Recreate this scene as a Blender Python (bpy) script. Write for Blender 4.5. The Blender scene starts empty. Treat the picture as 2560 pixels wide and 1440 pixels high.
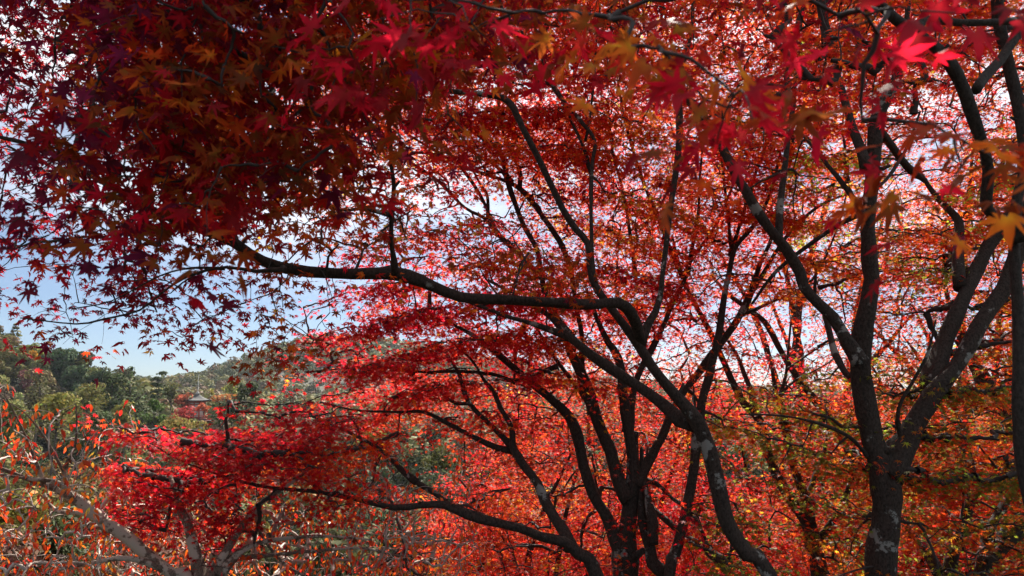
import bpy, math, random
import numpy as np
from mathutils import Vector, noise

random.seed(7)
rng = np.random.default_rng(7)
C = bpy.context.scene.collection
S = bpy.context.scene
R = math.radians

# ------------------------------------------------------------------ camera, sky, sun, exposure
CZ = 1.7                       # eye height above the ground under the camera
FPX = 1800.0                   # focal length in pixels of the 2560 wide photograph
HOR = 1010.0                   # row of the horizon in the photograph
PITCH = math.atan((HOR - 720.0) / FPX)
cam = bpy.data.cameras.new('camera'); camo = bpy.data.objects.new('camera', cam); C.objects.link(camo)
camo.location = (0, 0, CZ); camo.rotation_euler = (R(90) + PITCH, 0, 0)
cam.sensor_width = 36; cam.lens = FPX / 2560 * 36; cam.clip_start = 0.05; cam.clip_end = 6000
cam.dof.use_dof = True; cam.dof.focus_distance = 7.0; cam.dof.aperture_fstop = 6.5
S.camera = camo

SUN_AZ, SUN_EL = R(13), R(42)
w = bpy.data.worlds.new('World'); S.world = w; w.use_nodes = True
nt = w.node_tree; nt.nodes.clear()
sky = nt.nodes.new('ShaderNodeTexSky'); sky.sky_type = 'NISHITA'; sky.sun_disc = False
sky.sun_elevation = SUN_EL; sky.sun_rotation = SUN_AZ
sky.air_density = 0.8; sky.dust_density = 0.7; sky.ozone_density = 5.0; sky.altitude = 100
bg = nt.nodes.new('ShaderNodeBackground'); bg.inputs[1].default_value = 0.032
out = nt.nodes.new('ShaderNodeOutputWorld')
# thin high cloud laid over the sky, its colour brightened for the sun's glow
tc = nt.nodes.new('ShaderNodeTexCoord'); mp = nt.nodes.new('ShaderNodeMapping'); mp.inputs['Scale'].default_value = (1.6, 2.2, 5.5)
nz = nt.nodes.new('ShaderNodeTexNoise'); nz.inputs['Scale'].default_value = 1.7; nz.inputs['Detail'].default_value = 7; nz.inputs['Roughness'].default_value = 0.55
rp = nt.nodes.new('ShaderNodeValToRGB'); rp.color_ramp.elements[0].position = 0.33; rp.color_ramp.elements[1].position = 0.62
rp.color_ramp.elements[0].color = (0, 0, 0, 1); rp.color_ramp.elements[1].color = (0.85, 0.85, 0.85, 1)
sx = nt.nodes.new('ShaderNodeSeparateXYZ'); up = nt.nodes.new('ShaderNodeMapRange')
up.inputs['From Min'].default_value = 0.13; up.inputs['From Max'].default_value = 0.30
mu = nt.nodes.new('ShaderNodeMath'); mu.operation = 'MULTIPLY'
mx = nt.nodes.new('ShaderNodeMix'); mx.data_type = 'RGBA'; mx.inputs[7].default_value = (14, 14.2, 14.6, 1)
L = nt.links.new
L(tc.outputs['Generated'], mp.inputs[0]); L(mp.outputs[0], nz.inputs[0]); L(nz.outputs[0], rp.inputs[0])
L(tc.outputs['Generated'], sx.inputs[0]); L(sx.outputs['Z'], up.inputs[0]); L(rp.outputs[0], mu.inputs[0]); L(up.outputs[0], mu.inputs[1])
L(mu.outputs[0], mx.inputs[0]); L(sky.outputs[0], mx.inputs[6]); L(mx.outputs[2], bg.inputs[0]); L(bg.outputs[0], out.inputs[0])

sl = bpy.data.lights.new('sun', 'SUN'); so = bpy.data.objects.new('sun', sl); C.objects.link(so)
sl.energy = 5.0; sl.angle = R(0.53); sl.color = (1.0, 0.93, 0.82)
so.rotation_euler = (R(90) - SUN_EL, 0, math.pi - SUN_AZ)
S.view_settings.view_transform = 'Standard'; S.view_settings.look = 'None'; S.view_settings.exposure = 1.75; S.view_settings.gamma = 1
S.cycles.max_bounces = 7; S.cycles.diffuse_bounces = 4; S.cycles.glossy_bounces = 2; S.cycles.transmission_bounces = 5
S.cycles.sample_clamp_indirect = 6

def P(px, py, d):
    """the place seen at a pixel of the 2560 x 1440 photograph, d metres ahead"""
    xc, yc = (px - 1280) / FPX, (720 - py) / FPX
    c, s = math.cos(PITCH), math.sin(PITCH)
    k = d / (c - yc * s)
    return np.array((xc * k, d, CZ + (s + yc * c) * k))

# ------------------------------------------------------------------ helpers
def mesh_obj(name, V, loops, starts, mats, parent=None, tint=None, smooth=False, midx=None):
    V = np.ascontiguousarray(V, np.float32); loops = np.ascontiguousarray(loops, np.int32); starts = np.ascontiguousarray(starts, np.int32)
    me = bpy.data.meshes.new(name)
    me.vertices.add(len(V)); me.vertices.foreach_set('co', V.ravel())
    me.loops.add(len(loops)); me.loops.foreach_set('vertex_index', loops)
    me.polygons.add(len(starts)); me.polygons.foreach_set('loop_start', starts)
    if midx is not None: me.polygons.foreach_set('material_index', np.ascontiguousarray(midx, np.int32))
    me.update(calc_edges=True)
    if smooth: me.polygons.foreach_set('use_smooth', np.ones(len(starts), bool))
    if tint is not None:
        a = me.attributes.new('tint', 'FLOAT_COLOR', 'POINT')
        t = np.ones((len(V), 4), np.float32); t[:, :3] = tint; a.data.foreach_set('color', t.ravel())
    for m in (mats if isinstance(mats, (list, tuple)) else [mats]): me.materials.append(m)
    o = bpy.data.objects.new(name, me); C.objects.link(o)
    if parent is not None: o.parent = parent
    return o

class MB:
    """collects faces of one mesh"""
    def __init__(s): s.V = []; s.F = []; s.n = 0
    def add(s, V, F):
        V = np.asarray(V, float); s.V.append(V); s.F += [[i + s.n for i in f] for f in F]; s.n += len(V)
    def build(s, name, mat, parent=None, smooth=False, tint=None):
        loops = [i for f in s.F for i in f]; starts = np.cumsum([0] + [len(f) for f in s.F])[:-1]
        return mesh_obj(name, np.concatenate(s.V), loops, starts, mat, parent, tint, smooth)
    def box(s, x0, x1, y0, y1, z0, z1):
        V = [(x, y, z) for z in (z0, z1) for y in (y0, y1) for x in (x0, x1)]
        s.add(V, [(0, 2, 3, 1), (4, 5, 7, 6), (0, 1, 5, 4), (2, 6, 7, 3), (0, 4, 6, 2), (1, 3, 7, 5)])
    def tube(s, pts, rad, n=6, rough=0.0, cap=True):
        pts = np.asarray(pts, float); rad = np.asarray(rad, float)
        T = np.gradient(pts, axis=0); T /= np.linalg.norm(T, axis=1)[:, None] + 1e-9
        ref = np.array((0.31, 0.9, 0.2)) if abs(T[0] @ np.array((0.31, 0.9, 0.2))) < 0.93 else np.array((1., 0, 0))
        U = np.cross(T, ref); U /= np.linalg.norm(U, axis=1)[:, None] + 1e-9
        W = np.cross(T, U)
        a = np.arange(n) * 2 * math.pi / n
        r = rad[:, None] * np.ones(n)
        if rough:
            ph = rng.uniform(0, 6.28, 6); t = np.arange(len(pts))[:, None]
            r = r * (1 + rough * (np.sin(a * 2 + ph[0] + t * .23) + .7 * np.sin(a * 3 + ph[1] - t * .41) + .6 * np.sin(t * .9 + ph[2]) + .5 * np.sin(a + t * .6 + ph[3])))
            r = r * (1 + rng.normal(0, rough * .35, r.shape))
        V = pts[:, None, :] + r[..., None] * (np.cos(a)[None, :, None] * U[:, None, :] + np.sin(a)[None, :, None] * W[:, None, :])
        m = len(pts); F = []
        for i in range(m - 1):
            for j in range(n):
                k = (j + 1) % n
                F.append((i * n + j, i * n + k, (i + 1) * n + k, (i + 1) * n + j))
        if cap: F.append(tuple((m - 1) * n + j for j in range(n))); F.append(tuple(n - 1 - j for j in range(n)))
        s.add(V.reshape(-1, 3), F)

def tag(o, label=None, cat=None, group=None, kind=None):
    if label: o['label'] = label
    if cat: o['category'] = cat
    if group: o['group'] = group
    if kind: o['kind'] = kind
    return o
def empty(name, loc, label, cat, group=None):
    o = bpy.data.objects.new(name, None); C.objects.link(o); o.location = Vector(loc); o.empty_display_size = .2
    return tag(o, label, cat, group)

def catmull(P0, step):
    """smooth path through rows of (x, y, z, r)"""
    P0 = np.asarray(P0, float); out = []
    Q = np.vstack([2 * P0[0] - P0[1], P0, 2 * P0[-1] - P0[-2]])
    for i in range(1, len(Q) - 2):
        a, b, c, d = Q[i - 1], Q[i], Q[i + 1], Q[i + 2]
        n = max(2, int(np.linalg.norm((c - b)[:3]) / step))
        t = np.linspace(0, 1, n, endpoint=False)[:, None]
        out.append(.5 * (2 * b + (c - a) * t + (2 * a - 5 * b + 4 * c - d) * t ** 2 + (3 * b - a - 3 * c + d) * t ** 3))
    out.append(Q[-2][None]); return np.vstack(out)

# ------------------------------------------------------------------ materials
def new_mat(name):
    m = bpy.data.materials.new(name); m.use_nodes = True; m.node_tree.nodes.clear()
    N = m.node_tree.nodes.new; o = N('ShaderNodeOutputMaterial'); return m, N, m.node_tree.links.new, o
def leaf_mat(name, trans=0.55, rough=0.42, spec=0.35, obj_var=0.0, tgain=1.25):
    m, N, K, o = new_mat(name)
    at = N('ShaderNodeAttribute'); at.attribute_name = 'tint'
    col = at.outputs['Color']
    if obj_var:
        oi = N('ShaderNodeObjectInfo'); hs = N('ShaderNodeHueSaturation')
        m1 = N('ShaderNodeMapRange'); m1.inputs['To Min'].default_value = .5 - obj_var * .25; m1.inputs['To Max'].default_value = .5 + obj_var * .12
        m2 = N('ShaderNodeMapRange'); m2.inputs['To Min'].default_value = 1 - obj_var; m2.inputs['To Max'].default_value = 1 + obj_var
        wn = N('ShaderNodeTexWhiteNoise'); wn.noise_dimensions = '1D'
        K(oi.outputs['Random'], m1.inputs[0]); K(oi.outputs['Random'], wn.inputs['W']); K(wn.outputs['Value'], m2.inputs[0])
        K(m1.outputs[0], hs.inputs['Hue']); K(m2.outputs[0], hs.inputs['Value']); K(col, hs.inputs['Color']); col = hs.outputs[0]
    p = N('ShaderNodeBsdfPrincipled'); p.inputs['Roughness'].default_value = rough; p.inputs['Specular IOR Level'].default_value = spec
    K(col, p.inputs['Base Color'])
    t = N('ShaderNodeBsdfTranslucent'); g = N('ShaderNodeMix'); g.data_type = 'RGBA'; g.blend_type = 'MULTIPLY'; g.inputs[0].default_value = 1
    g.inputs[7].default_value = (tgain, tgain, tgain, 1); K(col, g.inputs[6]); K(g.outputs[2], t.inputs[0])
    x = N('ShaderNodeMixShader'); x.inputs[0].default_value = trans
    K(p.outputs[0], x.inputs[1]); K(t.outputs[0], x.inputs[2]); K(x.outputs[0], o.inputs[0]); return m
def bark_mat(name, dark, mid, lichen, amount=0.57, scale=9.0, bump=0.5):
    m, N, K, o = new_mat(name)
    tcn = N('ShaderNodeTexCoord')
    n1 = N('ShaderNodeTexNoise'); n1.inputs['Scale'].default_value = scale; n1.inputs['Detail'].default_value = 6; n1.inputs['Roughness'].default_value = .62
    n2 = N('ShaderNodeTexNoise'); n2.inputs['Scale'].default_value = scale * 5; n2.inputs['Detail'].default_value = 5; n2.inputs['Roughness'].default_value = .7
    mpn = N('ShaderNodeMapping'); mpn.inputs['Scale'].default_value = (1, 1, .6)
    n3 = N('ShaderNodeTexNoise'); n3.inputs['Scale'].default_value = scale * 10; n3.inputs['Detail'].default_value = 9; n3.inputs['Roughness'].default_value = .72
    K(tcn.outputs['Object'], n1.inputs[0]); K(tcn.outputs['Object'], n2.inputs[0]); K(tcn.outputs['Object'], mpn.inputs[0]); K(mpn.outputs[0], n3.inputs[0])
    r1 = N('ShaderNodeValToRGB'); e = r1.color_ramp.elements; e[0].position = .38; e[0].color = (*dark, 1); e[1].position = .62; e[1].color = (*mid, 1); K(n3.outputs[0], r1.inputs[0])
    ad = N('ShaderNodeMath'); ad.operation = 'MULTIPLY_ADD'; ad.inputs[1].default_value = .2; K(n2.outputs[0], ad.inputs[0]); K(n1.outputs[0], ad.inputs[2])
    n4 = N('ShaderNodeTexNoise'); n4.inputs['Scale'].default_value = 1.6; n4.inputs['Detail'].default_value = 2; K(tcn.outputs['Object'], n4.inputs[0])
    a2 = N('ShaderNodeMath'); a2.operation = 'MULTIPLY_ADD'; a2.inputs[1].default_value = .6; K(n4.outputs[0], a2.inputs[0]); K(ad.outputs[0], a2.inputs[2])
    a3 = N('ShaderNodeMath'); a3.operation = 'SUBTRACT'; a3.inputs[1].default_value = .3; K(a2.outputs[0], a3.inputs[0]); ad = a3
    r2 = N('ShaderNodeValToRGB'); e = r2.color_ramp.elements; e[0].position = amount + .16; e[0].color = (0, 0, 0, 1); e[1].position = amount + .20; e[1].color = (1, 1, 1, 1); K(ad.outputs[0], r2.inputs[0])
    mixc = N('ShaderNodeMix'); mixc.data_type = 'RGBA'; mixc.inputs[7].default_value = (*lichen, 1); K(r2.outputs[0], mixc.inputs[0]); K(r1.outputs[0], mixc.inputs[6])
    p = N('ShaderNodeBsdfPrincipled'); p.inputs['Roughness'].default_value = .85; p.inputs['Specular IOR Level'].default_value = .25; K(mixc.outputs[2], p.inputs['Base Color'])
    b = N('ShaderNodeBump'); b.inputs['Strength'].default_value = bump; b.inputs['Distance'].default_value = .012; K(n3.outputs[0], b.inputs['Height']); K(b.outputs[0], p.inputs['Normal'])
    K(p.outputs[0], o.inputs[0]); return m
def plain(name, col, rough=.7, nscale=None, var=.25):
    m, N, K, o = new_mat(name)
    p = N('ShaderNodeBsdfPrincipled'); p.inputs['Roughness'].default_value = rough; p.inputs['Base Color'].default_value = (*col, 1)
    if nscale:
        tcn = N('ShaderNodeTexCoord'); n = N('ShaderNodeTexNoise'); n.inputs['Scale'].default_value = nscale; n.inputs['Detail'].default_value = 6
        r = N('ShaderNodeValToRGB'); e = r.color_ramp.elements; e[0].position = .3; e[1].position = .7
        e[0].color = (*[c * (1 - var) for c in col], 1); e[1].color = (*[c * (1 + var) for c in col], 1)
        K(tcn.outputs['Object'], n.inputs[0]); K(n.outputs[0], r.inputs[0]); K(r.outputs[0], p.inputs['Base Color'])
    K(p.outputs[0], o.inputs[0]); return m

M_LEAF = leaf_mat('maple_leaf', .68, .5, .16, 0, 1.5)
M_CHLEAF = leaf_mat('cherry_leaf', .5, .35, .45, 0, 1.2)
M_FAR = leaf_mat('forest_leaf', .2, .8, .08, .34, 1.0)
M_SPOT = leaf_mat('single_tree_leaf', .28, .8, .08, .02, 1.0)
M_SHRUB = leaf_mat('shrub_leaf', .2, .75, .1, .1, 1.0)
M_BARK = bark_mat('maple_bark', (.012, .008, .006), (.055, .039, .03), (.20, .195, .175), .585, 7)
M_BARKD = bark_mat('dark_bark', (.014, .011, .009), (.05, .04, .033), (.2, .19, .17), .64, 6)
M_TWIG = plain('maple_twig', (.03, .021, .017), .8, 30)
M_CHBARK = bark_mat('cherry_bark', (.07, .048, .036), (.21, .155, .115), (.40, .34, .27), .46, 11)
M_CHTWIG = plain('cherry_twig', (.34, .28, .23), .6, 20, .3)
M_TRUNKF = plain('forest_trunk', (.06, .045, .035), .9, 3)

# ------------------------------------------------------------------ terrain
def smooth(a, b, x):
    t = np.clip((x - a) / (b - a), 0, 1); return t * t * (3 - 2 * t)
def height(x, y):
    x = np.asarray(x, float); y = np.asarray(y, float)
    base = np.interp(y, [-60, -2, 1, 3, 6, 9, 13, 25, 45, 80, 130, 250, 350, 450, 1200], [2, 0, 0, -.5, -1.7, -3, -4.9, -10.5, -18, -21, -15, -4, -2, 4, 4])
    hx = 1280 + 3 * x                                   # profile of the far ridge at 600 m
    ridge = np.interp(hx, [-2500, -600, 440, 560, 640, 740, 820, 950, 1100, 1210, 1330, 1450, 1700, 2000, 2600, 3600], [70, 40, 20, 19, 27, 48, 57, 55, 47, 38, 33, 22, 14, 6, 12, 40]) - 9
    far = smooth(360, 600, y)
    z = base * (1 - far) + ridge * far
    u = 1280 + FPX * x / np.maximum(y, 20)
    left = np.interp(u, [-2500, -600, 0, 120, 240, 300, 400, 560, 900], [60, 36, 12, 7.5, 3.3, 0, -6, -16, -30])
    left = left * smooth(95, 195, y) - 40 * (1 - smooth(95, 195, y)) - 45 * smooth(212, 330, y) * smooth(-900, -100, u)
    k = 6.0
    m = np.maximum(z, left); z = m + np.log(np.exp((z - m) / k) + np.exp((left - m) / k)) * k - 0
    z = np.where(m > -29, z, m)
    z = z + 1.2 * np.sin(x * .045 + 1.3) * np.sin(y * .05) * smooth(20, 60, y) + .12 * np.sin(x * 1.1) * np.sin(y * .9 + 1) * smooth(1, 5, y)
    return z
def build_ground():
    gx = np.concatenate([-np.geomspace(12, 1000, 70)[::-1], np.linspace(-11, 11, 50), np.geomspace(12, 1000, 70)])
    gy = np.concatenate([np.linspace(-60, -2, 12), np.linspace(-1, 30, 70), np.geomspace(31, 1100, 110)])
    X, Y = np.meshgrid(gx, gy); Z = height(X, Y)
    V = np.stack([X, Y, Z], -1).reshape(-1, 3); n, m = len(gx), len(gy)
    i = np.arange(n - 1)[None] + n * np.arange(m - 1)[:, None]
    F = np.stack([i, i + 1, i + n + 1, i + n], -1).reshape(-1)
    mt, N, K, o = new_mat('leaf_litter')
    tcn = N('ShaderNodeTexCoord'); n1 = N('ShaderNodeTexNoise'); n1.inputs['Scale'].default_value = .35; n1.inputs['Detail'].default_value = 8
    n2 = N('ShaderNodeTexNoise'); n2.inputs['Scale'].default_value = 14; n2.inputs['Detail'].default_value = 6
    r1 = N('ShaderNodeValToRGB'); e = r1.color_ramp.elements; e[0].position = .35; e[0].color = (.018, .024, .010, 1); e[1].position = .65; e[1].color = (.045, .038, .020, 1)
    r2 = N('ShaderNodeValToRGB'); e = r2.color_ramp.elements; e[0].position = .3; e[0].color = (.4, .4, .4, 1); e[1].position = .7; e[1].color = (1.4, 1.3, 1.2, 1)
    mxx = N('ShaderNodeMix'); mxx.data_type = 'RGBA'; mxx.blend_type = 'MULTIPLY'; mxx.inputs[0].default_value = 1
    p = N('ShaderNodeBsdfPrincipled'); p.inputs['Roughness'].default_value = .95
    K(tcn.outputs['Object'], n1.inputs[0]); K(tcn.outputs['Object'], n2.inputs[0]); K(n1.outputs[0], r1.inputs[0]); K(n2.outputs[0], r2.inputs[0])
    K(r1.outputs[0], mxx.inputs[6]); K(r2.outputs[0], mxx.inputs[7]); K(mxx.outputs[2], p.inputs['Base Color']); K(p.outputs[0], o.inputs[0])
    tag(mesh_obj('ground', V, F, np.arange(len(F) // 4) * 4, mt, None, None, True), kind='structure')
build_ground()

# ------------------------------------------------------------------ leaves
def star_leaf(lobes=7, fine=False):
    if lobes == 7: ang = [-128, -82, -41, 0, 41, 82, 128]; ln = [.42, .74, .93, 1, .93, .74, .42]
    else: ang = [-95, -47, 0, 47, 95]; ln = [.6, .9, 1, .9, .6]
    V = [(0, 0)]; F = []
    na = [ang[0] - 30] + [(ang[i] + ang[i + 1]) / 2 for i in range(len(ang) - 1)] + [ang[-1] + 30]
    nr = [.16] + [.34 * min(ln[i], ln[i + 1]) ** .6 for i in range(len(ang) - 1)] + [.16]
    pol = lambda a, r: (r * math.sin(R(a)), r * math.cos(R(a)))
    nb = len(V)
    for a, r in zip(na, nr): V.append(pol(a, r))
    for i, (a, l) in enumerate(zip(ang, ln)):
        if fine:
            k = len(V); c = np.array(pol(a, l * .58)); pr = np.array((math.cos(R(a)), -math.sin(R(a)))) * .105 * (l ** .5)
            V += [tuple(c - pr), pol(a, l), tuple(c + pr)]
            F.append((0, nb + i, k, k + 1, k + 2, nb + i + 1))
        else:
            V.append(pol(a, l)); F.append((0, nb + i, len(V) - 1, nb + i + 1))
    V = np.array(V); r2 = (V ** 2).sum(1)
    V = np.column_stack([V, -.16 * r2 + .05 * np.sin(V[:, 0] * 9)])
    return V, F
def oval_leaf():
    V = np.array([(0, 0, 0), (-.2, .3, .06), (-.24, .55, .05), (-.12, .85, 0), (0, 1.05, -.08), (.12, .85, 0), (.24, .55, .05), (.2, .3, .06), (0, .5, -.03)])
    return V, [(0, 8, 2, 1), (8, 4, 3, 2), (0, 7, 6, 8), (8, 6, 5, 4)]
def poly_area(T):
    V, F = T; a = 0
    for f in F:
        q = V[list(f), :2]; a += abs(np.sum(q[:, 0] * np.roll(q[:, 1], -1) - q[:, 1] * np.roll(q[:, 0], -1))) / 2
    return a
T_FINE, T_MID, T_LOW, T_OVAL = star_leaf(7, True), star_leaf(7), star_leaf(5), oval_leaf()

def leaves_mesh(name, T, pos, axis, nor, size, col, mat, parent, origin):
    tv, tf = T; n = len(pos)
    y = axis / (np.linalg.norm(axis, axis=1)[:, None] + 1e-9)
    z = nor - (nor * y).sum(1)[:, None] * y; z /= np.linalg.norm(z, axis=1)[:, None] + 1e-9
    x = np.cross(y, z)
    curl = rng.uniform(-.3, 3.2 if len(tv) > 20 else 1.9, n)[:, None]; wid = rng.uniform(.82, 1.08, n)[:, None]
    V = pos[:, None] + size[:, None, None] * (tv[None, :, 0, None] * (x * wid)[:, None] + tv[None, :, 1, None] * y[:, None] + tv[None, :, 2, None] * (z * curl)[:, None])
    if len(tv) > 20: V += rng.normal(0, .045, V.shape) * size[:, None, None] * np.linalg.norm(tv[:, :2], axis=1)[None, :, None]
    V = V.reshape(-1, 3) - np.asarray(origin)
    fl = np.array([i for f in tf for i in f]); fs = np.cumsum([0] + [len(f) for f in tf])[:-1]
    loops = (fl[None] + (np.arange(n) * len(tv))[:, None]).ravel()
    starts = (fs[None] + (np.arange(n) * len(fl))[:, None]).ravel()
    rr = np.linalg.norm(tv[:, :2], axis=1)            # veined heart and lobe tips differ in pigment
    g = np.stack([.72 + .36 * rr, .95 - .35 * rr + .3 * (rr < .1), .9 + 0 * rr], -1)
    vc = np.clip(col[:, None] * g[None] * (np.exp(rng.normal(0, .12, (n, len(tv), 1))) if len(tv) > 20 else 1), .003, .66).reshape(-1, 3)
    return mesh_obj(name, V, loops, starts, mat, parent, vc)

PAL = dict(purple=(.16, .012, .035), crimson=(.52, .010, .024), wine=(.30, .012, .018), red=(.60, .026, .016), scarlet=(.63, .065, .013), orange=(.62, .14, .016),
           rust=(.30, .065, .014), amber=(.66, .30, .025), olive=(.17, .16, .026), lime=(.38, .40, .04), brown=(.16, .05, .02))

# ------------------------------------------------------------------ density maps: 64 px cells, ten-step densities
MAP_B = """2357899999999999877654333
2357899999999999865432222
3457899999999998643100000
2346899999999986532000000
2346899999999876421000000
2346899999998765320000000
2345899999876543200000000
3345789986543320000000000
3344553332221000000000000
2222221110000000000000000
1111111000000000000000000""".split()
MAP_C = """4666665555554430000000000
4666665555554430000000000
4555555555554430000000000
4555555555554400000000000
4444555555544300000000000
4444555555443311000000000
4444555555444332210000000
4444445555444222110000000
4445555555544554322100000
4555566655554555443222222
4555555555443333333444444
4443344443322000023444433
4434445444443200001222210
1242123245542100000000000
0000000014431000000000000""".split()
MAP_D = """0000000000234567888888888777777777777765
0000000000345678888888877777777777777765
0000000000455778888888877777777777776655
0000000000466788888888877777777777765545
0000000000456788888888887777777776644455
0000000000234567777788888777777776543456
0000000000134555566677887777776666543566
0000000000023444445666677777766665555666
0000000000011333344556777777777655556666
0000000000000123445566777777777656666666
0000000001100355677776777765565666666666
0000000000001466776688888665454444556666
0000000000002577777788877654322223444555
0000000000015777777688876543322123455566
0000000000014777777676554332100112444555
0000000000015777777665543324445555666666
0000100001377774325544443324555555666666
0002688888887421112333332235125566666666
0003788888887631112333332235115566666666
0001567776666642112333332234444455555555
0000123444432223333333332234444455555555
0000000122111122333333332234444455555555
0000000011111122333333332234444455555555""".split()
MAP_E = """0000000000000000000012222222222333333333
0000000000000000000012222222222333333222
0000000000000000000012222222222222222222
0000000000000000000012222222222222111222
0000000000000000000012222222222222111222
0000000000000000000012222222222222111222
0000000000000000000011222222222222111233
0000000000000000000001122222222222223333
0000000000000000000001122222222223333333
0000000000000000001111222222222333333333
0000000000000000000111122222222223333333
0000000000000000000122222222232222223333
0000000000000000000012222222221222233333
0000000000000000000011222222111122333333
0000000000000000000023332233333344444444
0000000000000000112334443455545555555555
0000000000000000002344543344325666666666
0000000000000000001465323563211777777777
0000000000000000002676331354211277777777
0000000000000000246777766555777777777777
0000000000000000257777777777777777777777
0000000000000000257777777777777777777777
0000000000000000257777777777777777777777""".split()
MAP_N = ["0" * 22 + r for r in """344555555555444333
344455555555443322
234445555544433322
123344555544322222
012234444322111222
001122322211011222
000011111000001122""".split()]
MAP_CH = """0000000000000000000
1100000000000000000
1222110000000000000
2232221000000000000
3232221112223222111
3333333333334443211
3334555555555555443
4446666777777777765
4446666777777777765""".split()       # starts at row 14
def sample_map(MAP, drange, row0=0, per_cell=1.0, x0=-256, x1=2816, y0=-384, y1=1536, xmax=None):
    """spray centres with their pixel, depth; per_cell(v, d) gives how many"""
    out = []
    for cy in range(y0, y1, 64):
        r = cy // 64 - row0
        if r >= len(MAP): continue
        if r < 0:
            if row0 > 0: continue
            r = 0
        for cx in range(x0, x1, 64):
            row = MAP[r]; c = min(max(cx // 64, 0), len(row) - 1 if len(row) == 40 else 999)
            if c >= len(row): continue
            v = int(row[c])
            if v == 0: continue
            d0, d1 = drange(cx + 32, cy + 32)
            lam = per_cell(v, (d0 + d1) / 2)
            for _ in range(rng.poisson(lam)):
                out.append((cx + rng.uniform(-16, 80), cy + rng.uniform(-16, 80), rng.uniform(d0, d1)))
    return np.array(out)

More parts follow.
